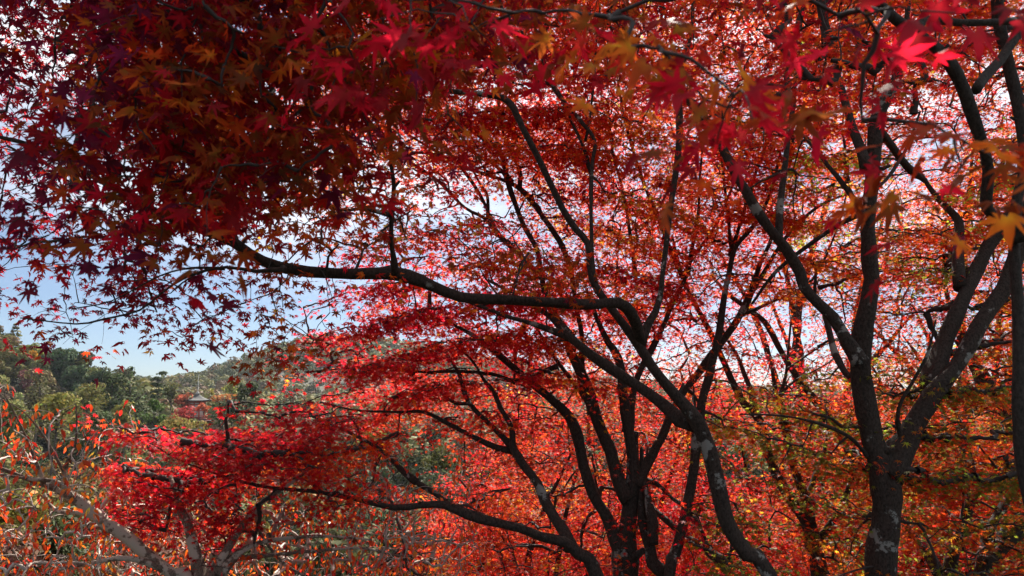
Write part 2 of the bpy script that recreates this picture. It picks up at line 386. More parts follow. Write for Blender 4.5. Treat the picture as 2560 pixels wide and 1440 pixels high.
# ------------------------------------------------------------------ trees traced as real limbs at their own distances
class Tree:
    def __init__(s, label, bark, side=12, group=None, name='maple_tree', cat='maple tree', twig=None, leafmat=None):
        s.label, s.bark, s.side, s.group, s.name, s.cat = label, bark, side, group, name, cat
        s.twig = twig or M_TWIG; s.leafmat = leafmat or M_LEAF
        s.paths = []; s.spr = []; s.root = None
    def stem(s, d0, d1, pts, ground=False, part=None):
        n = len(pts); ds = np.linspace(d0, d1, n)
        A = np.array([[*P(x, y, d), .5 * wd * (1.08 - .1 * min(1, max(0, (wd - 16) / 24))) * d / FPX] for (x, y, wd), d in zip(pts, ds)])
        s.world(A, ground, part)
    def world(s, A, ground=False, part=None):
        A = np.asarray(A, float)
        if ground:
            a, b = A[0], A[1]
            t = a[:3] - b[:3]; t = t / np.linalg.norm(t); ln = a[2] - float(height(a[0], a[1]))
            p1 = a[:3] + np.array((t[0] * .35, t[1] * .35, -1)) * ln * .55
            p2 = np.array((p1[0] + t[0] * .12 * ln, p1[1] + t[1] * .12 * ln, 0)); p2[2] = float(height(p2[0], p2[1])) - .12
            A = np.vstack([[*p2, a[3] * 1.55], [*p1, a[3] * 1.12], A])
        Q = catmull(A, .07 if A[0, 3] > .02 else .05)
        k = rng.normal(0, 1, Q[:, :3].shape); k = np.apply_along_axis(lambda v: np.convolve(v, np.ones(5) / 5, 'same'), 0, k)
        k[0] = 0; Q[:, :3] += k * Q[:, 3:4] * .16
        n = len(Q)
        if not ground and n > 8: Q[:6, 3] *= np.linspace(1.45, 1, 6)
        if Q[0, 3] > .015:
            for _ in range(max(1, n // 14)):
                c = rng.uniform(0, n); Q[:, 3] *= 1 + rng.uniform(.06, .22) * np.exp(-((np.arange(n) - c) / rng.uniform(1, 2)) ** 2)
        s.paths.append((Q, part, ground))
    def finish(s, T, leaf_size, k_leaf, rad, flat=.35, tw=.0016, droop=.45, tilt=.42, extra_spr=None):
        base = s.paths[0][0][0, :3] + np.array((0, 0, .12))
        root = s.root = empty(s.name, base, s.label, s.cat, s.group)
        for i, (Q, part, gr) in enumerate(s.paths):
            mb = MB(); big = Q[0, 3] > .022
            mb.tube(Q[:, :3] - base, Q[:, 3], s.side if big else 7, .075 if big else .04)
            if big:
                for _ in range(len(Q) // 22):          # broken-off stubs
                    c = rng.integers(2, len(Q) - 2); d = rng.normal(0, 1, 3); d[2] = abs(d[2]) * .6; d /= np.linalg.norm(d); r = Q[c, 3]
                    ln = r * rng.uniform(1.4, 2.6); mb.tube([Q[c, :3] - base, Q[c, :3] - base + d * ln * .6, Q[c, :3] - base + d * ln + (0, 0, ln * .15)], [r * .5, r * .33, r * .22], 7, .06)
            mb.build(part or ('trunk' if i == 0 or gr else 'limb'), s.bark, root, True)
        # twigs grow from the limbs to every spray of leaves, nearest first
        spr = s.spr
        if not spr: return root
        pos = np.array([q[:3] for q in spr])
        sk = np.vstack([Q[::2, :3] for Q, _, _ in s.paths]); skr = np.concatenate([Q[::2, 3] for Q, _, _ in s.paths])
        skip = np.concatenate([np.arange(len(Q[::2])) / max(1, len(Q[::2])) for Q, _, _ in s.paths])
        d = np.array([np.min(((sk - p) ** 2).sum(1)) for p in pos])
        order = np.argsort(d)
        STEP = 4
        cap = len(sk) + len(pos) * STEP
        nodes = np.zeros((cap, 3)); nodes[:len(sk)] = sk; owner = np.full(cap, -1); m = len(sk)
        pen = np.zeros(cap); pen[:len(sk)] = np.where(skr > .05, .25, 0)
        paths = {}; par = {}; rlim = {}; cnt = np.ones(len(pos))
        for oi in order:
            p = pos[oi]
            dd = ((nodes[:m] - p) ** 2).sum(1) * (1 + pen[:m]); j = int(np.argmin(dd)); a = nodes[j]
            v = p - a; ln = math.sqrt(v @ v) + 1e-6
            ctrl = a + v * .5 + np.array((0, 0, .14 * ln)) + rng.normal(0, .07, 3) * ln
            t = np.linspace(0, 1, STEP + 2)[:, None]
            B = (1 - t) ** 2 * a + 2 * t * (1 - t) * ctrl + t ** 2 * p
            B[1:-1] += rng.normal(0, .018, (STEP, 3)) * min(ln, .5)
            paths[oi] = B; par[oi] = owner[j]; rlim[oi] = skr[j] * .75 if j < len(sk) else 1
            nodes[m:m + STEP] = B[2:]; owner[m:m + STEP] = oi; pen[m:m + STEP] = 0; m += STEP
        for oi in order[::-1]:
            if par[oi] >= 0: cnt[par[oi]] += cnt[oi]
        mb_s, mb_t = MB(), MB()
        for oi in order:
            r0 = min(tw * cnt[oi] ** .5 + tw * .3, rlim[oi], tw * 12); r1 = max(tw * .55, r0 * .45)
            mb_t.tube(paths[oi] - base, np.linspace(r0, r1, STEP + 2), 4 if r0 < .006 else 6, 0, False)
        tag(mb_t.build('twig_network', s.twig, root, True), kind='stuff')
        # leaves
        K = rng.poisson(k_leaf, len(pos)).clip(2); idx = np.repeat(np.arange(len(pos)), K); n = len(idx)
        a = rng.uniform(0, 2 * math.pi, n); rr = rad * np.sqrt(rng.uniform(0.02, 1, n)) * rng.uniform(.7, 1.25, len(pos))[idx]
        nrm = np.column_stack([rng.normal(0, .22, (len(pos), 2)), np.ones(len(pos))])[idx]
        off = np.column_stack([np.cos(a) * rr, np.sin(a) * rr, rng.normal(0, rad * flat * .45, n)])
        off[:, 2] -= (off[:, :2] * nrm[:, :2]).sum(1) + .55 * rr ** 2 / rad
        lp = pos[idx] + off
        axis = np.column_stack([np.cos(a), np.sin(a), -np.abs(rng.normal(droop, .35, n))]) + rng.normal(0, .35, (n, 3))
        nor = np.column_stack([rng.normal(0, tilt, n), rng.normal(0, tilt, n), np.ones(n)])
        nor[:, :2] += .5 * np.column_stack([np.cos(a), np.sin(a)]) * droop
        size = leaf_size * rng.uniform(.62, 1.22, n)
        col = np.array([PAL[q[3]] for q in spr])[idx]
        alt = rng.integers(0, len(pos), n); sw = rng.uniform(0, 1, n) < .12
        col[sw] = np.array([PAL[q[3]] for q in spr])[alt][sw]
        col = np.clip(col * np.exp(rng.normal(0, .15, (n, 1))) * np.exp(rng.normal(0, .08, (n, 3))), .003, .64)
        leaves_mesh('foliage', T, lp, axis, nor, size, col, s.leafmat, root, base)
        return root

TR = {}
exec_order = []
def tree(key, *a, **k): TR[key] = Tree(*a, **k); return TR[key]

# leaning maple whose long limb runs left across the picture
t = tree('lean', 'lichen-spotted maple curving up from lower right of centre, its long dark limb stretching far left', M_BARK, 14)
t.stem(5.0, 5.0, [(1925, 1440, 34), (1870, 1385, 36), (1827, 1320, 37), (1805, 1255, 37), (1785, 1170, 36), (1765, 1095, 36), (1740, 1050, 38), (1710, 1015, 30), (1670, 970, 27), (1630, 915, 26), (1600, 865, 26), (1570, 825, 22), (1535, 780, 20), (1500, 735, 18), (1480, 690, 17), (1470, 610, 16), (1440, 575, 15), (1405, 520, 14), (1370, 445, 14), (1340, 380, 14), (1305, 315, 14), (1283, 270, 16), (1255, 244, 15), (1200, 235, 15), (1130, 228, 14), (1080, 220, 12), (1025, 232, 10), (970, 240, 9), (900, 246, 7), (800, 252, 5)], True)
t.stem(5.0, 3.1, [(1604, 862, 16), (1592, 815, 21), (1574, 777, 24), (1545, 757, 26), (1475, 762, 25), (1375, 757, 26), (1250, 747, 26), (1150, 742, 26), (1050, 702, 26), (985, 684, 29), (850, 682, 26), (700, 668, 26), (625, 635, 26), (575, 600, 26), (500, 573, 24), (425, 545, 22), (390, 533, 19), (320, 490, 16), (250, 450, 14), (100, 370, 11), (-60, 330, 7)])
t.stem(3.55, 2.9, [(988, 684, 16), (984, 640, 11), (978, 600, 10), (981, 535, 11), (985, 465, 10), (977, 400, 9), (975, 325, 8), (966, 260, 9), (957, 210, 10), (955, 130, 8), (943, 70, 7), (935, -60, 6)])
t.stem(3.3, 3.3, [(984, 470, 8), (996, 456, 7), (1000, 452, 5)])
t.stem(3.4, 2.3, [(976, 538, 10), (950, 530, 9), (900, 522, 8), (850, 525, 8), (800, 495, 8), (750, 460, 8), (675, 445, 7), (625, 425, 7), (550, 410, 6), (480, 390, 6), (440, 350, 5), (410, 260, 4), (395, 190, 3)])
t.stem(3.4, 2.7, [(715, 672, 9), (640, 678, 7), (565, 668, 7), (470, 690, 6), (400, 735, 5), (350, 775, 5), (250, 800, 5), (190, 810, 4), (50, 795, 3)])
t.stem(3.3, 2.8, [(560, 672, 6), (480, 670, 5), (400, 690, 4), (280, 752, 3), (180, 772, 3)])
t.stem(3.3, 2.9, [(600, 625, 7), (560, 560, 5), (520, 520, 4), (480, 470, 4)])
t.stem(4.9, 4.6, [(1082, 221, 11), (1050, 195, 11), (1015, 150, 10), (985, 110, 9), (955, 50, 7), (930, -30, 6)])
t.stem(5.05, 6.0, [(1748, 1062, 30), (1700, 1048, 28), (1675, 1026, 26), (1625, 985, 24), (1550, 935, 23), (1475, 885, 21), (1425, 845, 18), (1390, 830, 16), (1325, 808, 12), (1265, 790, 10), (1200, 765, 8), (1120, 740, 5)])
t.stem(5.8, 6.6, [(1425, 842, 15), (1390, 805, 13), (1350, 775, 12), (1290, 740, 9), (1220, 700, 7)])
t.stem(5.0, 5.3, [(1600, 862, 20), (1618, 815, 17), (1638, 780, 15), (1651, 740, 13), (1656, 690, 12), (1666, 600, 12), (1676, 520, 13), (1690, 440, 13), (1698, 340, 14), (1697, 200, 14), (1715, 140, 10), (1730, 60, 8), (1735, -60, 7)])
t.stem(5.6, 6.4, [(1484, 700, 9), (1480, 620, 9), (1478, 520, 9), (1478, 450, 10), (1482, 400, 9), (1487, 350, 10), (1450, 300, 11), (1415, 260, 11), (1380, 210, 11), (1365, 170, 10), (1350, 135, 9), (1310, 90, 7), (1280, 20, 5)])
t.stem(6.0, 6.0, [(1480, 440, 7), (1470, 410, 8), (1460, 370, 8), (1432, 310, 7), (1416, 272, 7)])
t.stem(6.0, 6.2, [(1463, 352, 6), (1475, 290, 6), (1485, 200, 6), (1490, 120, 5), (1500, 20, 4)])
t.stem(6.2, 6.6, [(1382, 212, 7), (1325, 195, 6), (1285, 155, 6), (1250, 132, 4), (1180, 110, 3)])

# many-stemmed maple right of centre
t = tree('multi', 'many-stemmed dark maple standing right of centre, stems fanning up and left', M_BARK, 14)
t.stem(6.4, 6.5, [(1562, 1440, 54), (1562, 1390, 56), (1568, 1330, 44), (1574, 1270, 42), (1578, 1210, 36), (1581, 1150, 30), (1571, 1070, 26), (1560, 990, 23), (1546, 895, 19), (1520, 855, 14), (1495, 800, 11), (1470, 740, 9)], True)
t.stem(6.4, 6.8, [(1558, 1390, 30), (1540, 1345, 26), (1520, 1295, 25), (1485, 1235, 24), (1460, 1160, 23), (1446, 1095, 22), (1425, 1045, 21), (1380, 1000, 20), (1315, 945, 18), (1250, 890, 15), (1200, 850, 11), (1130, 810, 8), (1060, 790, 5)])
t.stem(6.4, 7.2, [(1572, 1250, 32), (1550, 1210, 30), (1527, 1130, 30), (1497, 1060, 28), (1478, 1000, 26), (1452, 930, 24), (1428, 880, 21), (1410, 825, 17), (1372, 765, 13), (1355, 700, 12), (1342, 625, 13), (1310, 565, 12), (1285, 500, 12), (1268, 450, 12), (1250, 385, 11), (1200, 340, 10), (1130, 295, 9), (1080, 285, 6), (1010, 270, 4)])
t.stem(6.9, 7.6, [(1450, 925, 14), (1455, 850, 11), (1440, 760, 11), (1425, 670, 12), (1405, 615, 13), (1380, 575, 12), (1330, 505, 12), (1300, 472, 12), (1265, 452, 9), (1210, 435, 9), (1150, 413, 8), (1080, 372, 7), (1010, 330, 4)])
t.stem(7.0, 7.6, [(1278, 455, 9), (1240, 415, 8), (1170, 373, 8), (1110, 338, 7), (1040, 290, 4)])
t.stem(7.3, 7.6, [(1300, 470, 8), (1300, 430, 8), (1284, 395, 8), (1262, 345, 8), (1248, 280, 8), (1246, 200, 8), (1238, 125, 7), (1222, 42, 6), (1215, -60, 5)])
t.stem(7.3, 7.8, [(1352, 690, 10), (1290, 630, 10), (1240, 580, 11), (1210, 545, 9), (1160, 518, 8), (1100, 455, 8), (1040, 415, 7), (985, 380, 6), (930, 340, 4)])
t.stem(7.4, 7.9, [(1238, 578, 9), (1212, 510, 8), (1176, 450, 8), (1130, 390, 7), (1090, 340, 6), (1050, 280, 4)])
t.stem(7.4, 7.9, [(1220, 545, 7), (1218, 490, 7), (1200, 460, 6), (1182, 425, 5), (1160, 380, 4)])
t.stem(6.5, 7.4, [(1570, 1080, 20), (1580, 1000, 16), (1592, 945, 14), (1610, 905, 13), (1632, 868, 12), (1660, 810, 11), (1682, 755, 10), (1715, 690, 9), (1730, 620, 9), (1745, 540, 8), (1750, 440, 6), (1760, 330, 5)])
t.stem(6.4, 7.3, [(1588, 1215, 24), (1605, 1180, 21), (1632, 1132, 20), (1660, 1080, 20), (1678, 1032, 18), (1703, 990, 17), (1732, 952, 17), (1776, 893, 17), (1812, 845, 16), (1842, 798, 15), (1876, 735, 13), (1900, 660, 10), (1930, 590, 8), (1945, 500, 6)])
t.stem(6.5, 7.4, [(1505, 1062, 12), (1470, 1010, 10), (1440, 965, 10), (1395, 905, 9), (1360, 850, 7), (1330, 800, 5)])
t.stem(6.7, 7.3, [(1585, 1195, 14), (1640, 1210, 10), (1680, 1245, 9), (1705, 1262, 9), (1730, 1290, 6)])
# second slim stem group
t = tree('slim', 'slim dark maple whose twin stems fork at the bottom edge right of the many-stemmed one', M_BARK, 12)
t.stem(6.0, 6.9, [(1672, 1440, 24), (1685, 1390, 25), (1702, 1335, 24), (1716, 1270, 24), (1727, 1220, 24), (1735, 1165, 23), (1740, 1110, 22), (1752, 1010, 20), (1772, 945, 18), (1784, 890, 17), (1797, 830, 16), (1812, 735, 14), (1822, 690, 13), (1837, 622, 12), (1866, 585, 11), (1895, 550, 9), (1930, 470, 7), (1950, 380, 5)], True)
t.stem(6.2, 6.5, [(1668, 1436, 18), (1632, 1410, 24), (1625, 1370, 22), (1608, 1320, 20), (1602, 1260, 17), (1600, 1210, 14), (1592, 1150, 10), (1590, 1080, 8)])
t.stem(6.2, 6.5, [(1632, 1360, 18), (1630, 1310, 17), (1622, 1260, 16), (1613, 1215, 15), (1606, 1190, 12), (1604, 1120, 8)])
t.stem(6.7, 7.0, [(1834, 628, 9), (1824, 588, 8), (1819, 525, 8), (1810, 450, 6), (1800, 370, 4)])
t.stem(6.6, 7.6, [(1820, 1415, 22), (1785, 1390, 20), (1750, 1362, 19), (1715, 1343, 18), (1680, 1312, 16), (1640, 1280, 14), (1622, 1262, 12), (1590, 1235, 7)], part='limb')
t.stem(6.6, 6.7, [(1770, 1372, 11), (1755, 1330, 10), (1742, 1305, 9), (1735, 1290, 8)], part='limb')
for d0, pts in [(6.9, [(1705, 690, 10), (1650, 560, 9), (1600, 430, 8), (1562, 300, 6), (1540, 180, 4)]), (6.8, [(1826, 640, 9), (1862, 520, 8), (1900, 400, 7), (1942, 300, 5)]), (6.9, [(1590, 690, 8), (1562, 500, 7), (1532, 380, 6), (1520, 250, 4)]), (7.0, [(1880, 730, 10), (1960, 600, 8), (2040, 520, 7), (2130, 480, 5)]), (7.1, [(1850, 790, 8), (1950, 745, 7), (2030, 700, 6), (2090, 580, 5), (2120, 470, 3)]), (7.2, [(1720, 660, 8), (1790, 560, 7), (1840, 440, 6), (1860, 330, 4)])]:
    t.stem(d0, d0 + .6, pts)
# low maple leaning left
t = tree('low', 'low maple leaning left from the bottom edge, carrying crimson leaf pads over the pale cherry', M_BARK, 12)
t.stem(5.6, 5.2, [(1490, 1440, 32), (1445, 1385, 32), (1410, 1355, 26), (1350, 1340, 21), (1300, 1320, 21), (1230, 1302, 20), (1170, 1285, 19), (1110, 1262, 17), (1050, 1264, 14), (985, 1270, 12), (900, 1250, 10), (800, 1230, 9), (670, 1218, 7), (560, 1190, 5), (450, 1150, 4), (380, 1110, 3)], True)
t.stem(5.6, 6.6, [(1428, 1372, 24), (1412, 1332, 21), (1390, 1300, 20), (1365, 1255, 19), (1345, 1210, 19), (1315, 1170, 18), (1285, 1125, 17), (1277, 1065, 12), (1250, 1020, 11), (1235, 980, 10), (1210, 950, 8), (1180, 900, 6), (1120, 850, 4)])
t.stem(6.2, 6.8, [(1284, 1122, 12), (1240, 1075, 11), (1175, 1010, 11), (1155, 960, 9), (1145, 930, 7), (1120, 890, 4)])
t.stem(6.2, 6.6, [(1287, 1130, 11), (1240, 1118, 10), (1200, 1100, 10), (1130, 1065, 9), (1060, 1030, 8), (1000, 1030, 6), (890, 1025, 5), (800, 1005, 4)])
t.stem(6.4, 6.6, [(1175, 1008, 7), (1140, 1008, 6), (1105, 985, 5), (1085, 955, 4)])
t.stem(6.6, 7.0, [(1395, 915, 9), (1300, 950, 8), (1230, 935, 9), (1150, 928, 8), (1050, 930, 6), (900, 920, 4), (760, 930, 3)])
t.stem(5.9, 6.4, [(1040, 1205, 11), (1000, 1170, 11), (960, 1130, 9), (915, 1103, 8), (850, 1070, 7), (780, 1040, 5)], part='limb')
t.stem(5.9, 5.9, [(1130, 1264, 10), (1090, 1235, 11), (1040, 1205, 11)], part='limb')
t.stem(6.2, 6.3, [(930, 1122, 6), (880, 1118, 5), (800, 1118, 4), (700, 1105, 3)], part='limb')
# big forked maple on the right
t = tree('fork', 'thick dark maple on the right, its trunk forking into a wide Y', M_BARK, 18)
t.stem(5.4, 5.2, [(2208, 1440, 74), (2210, 1320, 70), (2215, 1220, 72), (2205, 1160, 60), (2182, 1105, 52), (2166, 1030, 49), (2155, 960, 48), (2151, 885, 48), (2160, 810, 44), (2174, 720, 41), (2172, 650, 38), (2172, 525, 36), (2181, 425, 32), (2191, 300, 32), (2208, 255, 28), (2232, 212, 24), (2252, 160, 18), (2265, 80, 14), (2275, -60, 10)], True)
t.stem(5.4, 5.6, [(2212, 1190, 60), (2240, 1145, 58), (2275, 1080, 54), (2315, 1010, 48), (2355, 955, 42), (2393, 910, 38), (2430, 845, 37), (2470, 780, 36), (2510, 720, 35), (2545, 628, 33), (2575, 550, 30), (2610, 450, 24), (2640, 300, 16)])
t.stem(5.55, 6.2, [(2335, 985, 34), (2345, 910, 44), (2366, 845, 42), (2395, 770, 38), (2420, 715, 36), (2432, 688, 34), (2466, 622, 32), (2500, 575, 30), (2550, 510, 26), (2600, 430, 20), (2650, 300, 14)])
t.stem(5.8, 6.6, [(2400, 720, 20), (2395, 660, 24), (2396, 610, 22), (2398, 555, 20), (2375, 525, 16), (2350, 500, 14), (2325, 470, 10), (2300, 430, 7)])
t.stem(5.2, 5.3, [(2152, 905, 30), (2138, 880, 28), (2115, 850, 26), (2080, 795, 26), (2040, 757, 25), (2008, 715, 25), (1998, 680, 26), (1960, 620, 26), (1925, 578, 24), (1890, 525, 24), (1860, 470, 22), (1830, 425, 22), (1810, 380, 22), (1762, 298, 20), (1712, 237, 18), (1690, 190, 12), (1660, 120, 8)])
t.stem(5.25, 5.6, [(1946, 604, 15), (1950, 525, 14), (1960, 435, 14), (1971, 330, 12), (1985, 250, 9), (1990, 150, 6)])
t.stem(5.2, 5.5, [(2166, 425, 22), (2152, 375, 20), (2132, 322, 18), (2115, 262, 16), (2095, 190, 12), (2080, 110, 9)])
t.stem(5.2, 5.8, [(2162, 545, 12), (2140, 505, 12), (2100, 450, 11), (2070, 415, 10), (2030, 365, 8), (1990, 330, 6), (1900, 320, 4)])
t.stem(5.25, 6.0, [(2180, 475, 8), (2215, 450, 8), (2250, 400, 8), (2275, 350, 7), (2300, 280, 5)])
t.stem(5.3, 5.9, [(2160, 530, 10), (2100, 560, 9), (2040, 600, 9), (1980, 645, 9), (1930, 690, 8), (1880, 760, 6)])
t.stem(5.3, 6.3, [(2195, 325, 16), (2225, 362, 16), (2250, 392, 17), (2282, 428, 18), (2312, 452, 14)])
t.stem(5.4, 5.0, [(2195, 1180, 10), (2160, 1130, 8), (2120, 1090, 8), (2050, 1060, 7), (1960, 1040, 5), (1850, 1035, 4)])
t.stem(5.4, 5.2, [(2260, 1110, 9), (2245, 1060, 8), (2250, 1010, 8), (2290, 940, 7), (2320, 880, 6), (2340, 800, 4)])
t.stem(5.3, 6.2, [(2147, 900, 12), (2125, 940, 14), (2090, 890, 15), (2072, 820, 13), (2055, 770, 10)])
# slender pair behind
t = tree('pair', 'slender maple with two crossing stems between the slim and the forked maple', M_BARK, 12)
t.stem(7.4, 8.4, [(2052, 1440, 36), (2036, 1370, 34), (2020, 1305, 33), (1985, 1260, 26), (1950, 1200, 24), (1925, 1140, 23), (1910, 1085, 22), (1893, 1040, 22), (1862, 1010, 17), (1845, 985, 15), (1825, 945, 14), (1800, 885, 13), (1765, 810, 11), (1730, 745, 10), (1700, 670, 8), (1680, 590, 6)], True)
t.stem(7.4, 8.0, [(2022, 1310, 22), (2018, 1260, 20), (2004, 1220, 20), (1980, 1145, 19), (1962, 1060, 18), (1948, 1005, 15), (1938, 975, 10), (1932, 935, 7), (1928, 905, 5)])
t.stem(7.5, 8.0, [(2012, 1250, 10), (2030, 1210, 9), (2042, 1170, 10), (2058, 1135, 8), (2070, 1080, 5)])
t.stem(8.0, 8.6, [(1888, 1030, 12), (1876, 975, 11), (1860, 935, 10), (1845, 895, 9), (1812, 838, 7), (1790, 780, 5)])
t.stem(7.7, 8.2, [(1945, 1000, 8), (1962, 950, 7), (1967, 910, 6), (1975, 830, 5), (1978, 790, 3)])
t.stem(7.7, 8.2, [(1950, 985, 6), (1990, 950, 5), (2030, 930, 4), (2075, 905, 3)])
t.stem(7.8, 8.3, [(1966, 925, 5), (2000, 900, 5), (2045, 870, 4), (2080, 855, 2)])
t.stem(7.6, 8.8, [(2140, 1145, 16), (2110, 1100, 16), (2072, 1045, 17), (2042, 1005, 17), (2000, 952, 16), (1970, 908, 15), (1940, 853, 14), (1910, 803, 13), (1865, 768, 11), (1820, 735, 9), (1780, 690, 6)], part='limb')
t.stem(7.6, 7.5, [(2034, 1365, 12), (2090, 1290, 12), (2125, 1210, 13), (2142, 1145, 14)], part='limb')
# right-hand group
t = tree('rightlow', 'slanting maple leaning right at the bottom right corner', M_BARK, 12)
t.stem(6.8, 7.2, [(2452, 1440, 34), (2480, 1395, 32), (2520, 1355, 30), (2562, 1322, 28), (2640, 1260, 22), (2700, 1180, 14)], True)
t.stem(6.8, 7.6, [(2462, 1425, 20), (2460, 1380, 20), (2472, 1325, 20), (2510, 1265, 18), (2552, 1190, 17), (2600, 1100, 13), (2640, 1000, 9)])
t = tree('rightthin', 'upright thin maple with mottled bark just right of the forked trunk', M_BARK, 12)
t.stem(7.6, 8.0, [(2374, 1440, 28), (2400, 1335, 27), (2420, 1270, 27), (2431, 1220, 26), (2431, 1180, 22), (2412, 1140, 15), (2400, 1090, 10), (2390, 1020, 7), (2400, 940, 5)], True)
t.stem(7.7, 8.2, [(2430, 1240, 18), (2480, 1200, 17), (2550, 1150, 15), (2610, 1090, 11), (2650, 1000, 7)])
t.stem(7.8, 8.5, [(2350, 1440, 22), (2320, 1380, 20), (2290, 1340, 18), (2265, 1312, 14), (2230, 1280, 9)], part='limb')
t.stem(8.0, 8.8, [(2424, 1160, 18), (2405, 1060, 22), (2445, 990, 14), (2440, 930, 20), (2405, 850, 18), (2380, 790, 14), (2360, 700, 9)])
t.stem(8.0, 8.6, [(2560, 1110, 26), (2530, 1060, 26), (2490, 1000, 25), (2455, 930, 22), (2430, 905, 16), (2390, 850, 10)], part='limb')
t.stem(8.0, 8.2, [(2600, 1250, 20), (2590, 1180, 24), (2560, 1110, 26)], part='limb')
t = tree('edge', 'dark close maple trunk rising along the right edge with arching limb overhead', M_BARKD, 14)
t.stem(3.6, 3.6, [(2640, 1460, 30), (2590, 1300, 28), (2556, 1160, 27), (2546, 1000, 27), (2545, 880, 27), (2544, 760, 26), (2537, 640, 26), (2541, 520, 25), (2560, 420, 24), (2552, 300, 26), (2522, 165, 26), (2502, 75, 27), (2494, 0, 27), (2485, -120, 24)], True)
t.stem(3.55, 2.9, [(2541, 600, 24), (2536, 566, 26), (2500, 550, 26), (2468, 522, 25), (2469, 480, 26), (2474, 430, 26), (2462, 380, 26), (2440, 320, 32), (2412, 240, 33), (2392, 185, 33), (2352, 130, 33), (2300, 92, 30), (2240, 50, 26), (2170, -20, 20), (2100, -120, 14)])
t.stem(2.95, 3.2, [(2290, 85, 20), (2310, 50, 18), (2400, 56, 17), (2500, 54, 16), (2570, 50, 15)])
t.stem(3.2, 3.5, [(2440, 225, 18), (2462, 190, 20), (2500, 150, 22), (2552, 72, 20), (2600, -20, 16)])
t.stem(4.0, 4.4, [(2078, 130, 20), (2068, 95, 22), (2056, 30, 23), (2050, -60, 20)], part='limb')
# overhanging tree: its trunk stands left of the camera, outside the frame
t = tree('over', 'overhanging maple branches hanging in from above with large dark out-of-focus leaves', M_BARKD, 12)
t.world([(-3.6, .9, -.1, .16), (-3.5, 1.0, 1.2, .14), (-3.1, 1.3, 2.4, .11), (-2.2, 1.6, 3.3, .085), (-1.0, 1.75, 3.6, .065), (.4, 1.6, 3.5, .045), (1.5, 1.4, 3.3, .03), (2.2, 1.3, 3.1, .02)])
t.world([(-2.5, 1.5, 3.05, .06), (-1.9, 2.0, 3.3, .045), (-1.2, 2.4, 3.45, .03), (-.4, 2.6, 3.4, .02)])
t.world([(-.9, 1.75, 3.6, .04), (-.2, 1.2, 3.0, .025), (.3, .95, 2.75, .016), (.7, .8, 2.6, .01)])

# back maples lower on the slope
def back(key, px, d, top, label, spread=220):
    t = tree(key, label, M_BARK, 10)
    b = P(px, 1440, d); b[2] = float(height(b[0], d)) ; tp = P(px, top, d)
    hgt = tp[2] - b[2]; r = .03 * hgt ** .6
    fork = b + np.array((rng.uniform(-.2, .2), 0, hgt * .28))
    t.world([(*b - np.array((0, 0, .1)), r * 1.4)] if False else [(b[0], b[1], b[2] - .12, r * 1.4), (b[0], b[1], b[2] + .4, r), (*fork, r * .85), (*(fork + (rng.uniform(-.4, .4), .2, hgt * .35)), r * .55), (*(tp + (rng.uniform(-.6, .6), 0, -.3)), r * .18)])
    for k in range(5):
        a = k * 1.257 + rng.uniform(0, .6); L_ = spread * d / FPX * rng.uniform(.7, 1.1)
        e = fork + np.array((math.cos(a) * L_, math.sin(a) * L_ * .7, hgt * rng.uniform(.35, .62)))
        mid = fork + (e - fork) * .45 + np.array((0, 0, hgt * .1))
        t.world([(*fork, r * .6), (*mid, r * .4), (*(mid * .4 + e * .6 + (0, 0, .1)), r * .25), (*e, r * .1)])
back('b1', 1330, 9.5, 1060, 'bright red maple low on the slope left of the many stems')
back('b2', 1640, 11, 980, 'scarlet maple behind the many-stemmed trunk')
back('b3', 1930, 12, 960, 'crimson maple low behind the crossing slender stems')
back('b4', 2270, 10.5, 930, 'orange-red maple glowing behind the forked trunk')
back('b5', 2560, 11.5, 800, 'orange and red maple filling the background at the right edge')
back('b6', 2080, 14, 240, 'tall red maple far behind the upper right canopy', 300)
back('b7', 2480, 14, 300, 'tall orange maple behind the right edge trunk', 300)

# cherry with pale twigs
t = tree('cherry', 'pale-barked cherry with silvery bare twigs and sparse hanging orange leaves', M_CHBARK, 12, None, 'cherry_tree', 'cherry tree', M_CHTWIG, M_CHLEAF)
t.stem(5.0, 4.6, [(485, 1470, 29.9), (430, 1435, 26.4), (370, 1390, 26.4), (310, 1335, 24.6), (260, 1305, 24.6), (215, 1265, 23.8), (170, 1235, 21.1), (125, 1215, 13.2), (50, 1190, 10.6), (0, 1170, 8.8), (-80, 1150, 5.3)], True)
t.stem(5.0, 5.2, [(500, 1470, 28.2), (498, 1435, 28.2), (485, 1370, 23.8), (470, 1310, 21.1), (452, 1275, 19.4), (440, 1235, 12.3), (425, 1190, 7.9)])
t.stem(5.0, 5.4, [(510, 1465, 24.6), (530, 1430, 21.1), (560, 1385, 18.5), (590, 1335, 16.7), (640, 1270, 14.1), (685, 1235, 11.4), (740, 1200, 7.0), (800, 1150, 4.4)])
t.stem(5.05, 5.6, [(545, 1440, 15.8), (590, 1390, 13.2), (640, 1360, 9.7), (720, 1345, 7.9), (820, 1340, 6.2), (930, 1350, 3.5)])
t.stem(4.65, 4.5, [(165, 1232, 9.7), (160, 1185, 7.9), (170, 1150, 7.0), (187, 1120, 6.2), (192, 1065, 4.4), (190, 1010, 2.6)])
t.stem(4.65, 4.4, [(155, 1215, 8.8), (130, 1202, 7.9), (80, 1198, 7.0), (0, 1185, 5.3), (-60, 1170, 3.5)])
t.stem(4.95, 4.5, [(420, 1425, 12.3), (325, 1395, 10.6), (215, 1410, 7.9), (120, 1430, 5.3)])
t.stem(4.8, 5.0, [(255, 1300, 11.4), (205, 1283, 9.7), (150, 1280, 8.8), (125, 1262, 7.0), (112, 1235, 5.3)])
t.stem(4.6, 4.3, [(110, 1208, 7.0), (80, 1130, 6.2), (50, 1060, 4.4), (10, 985, 2.6)])
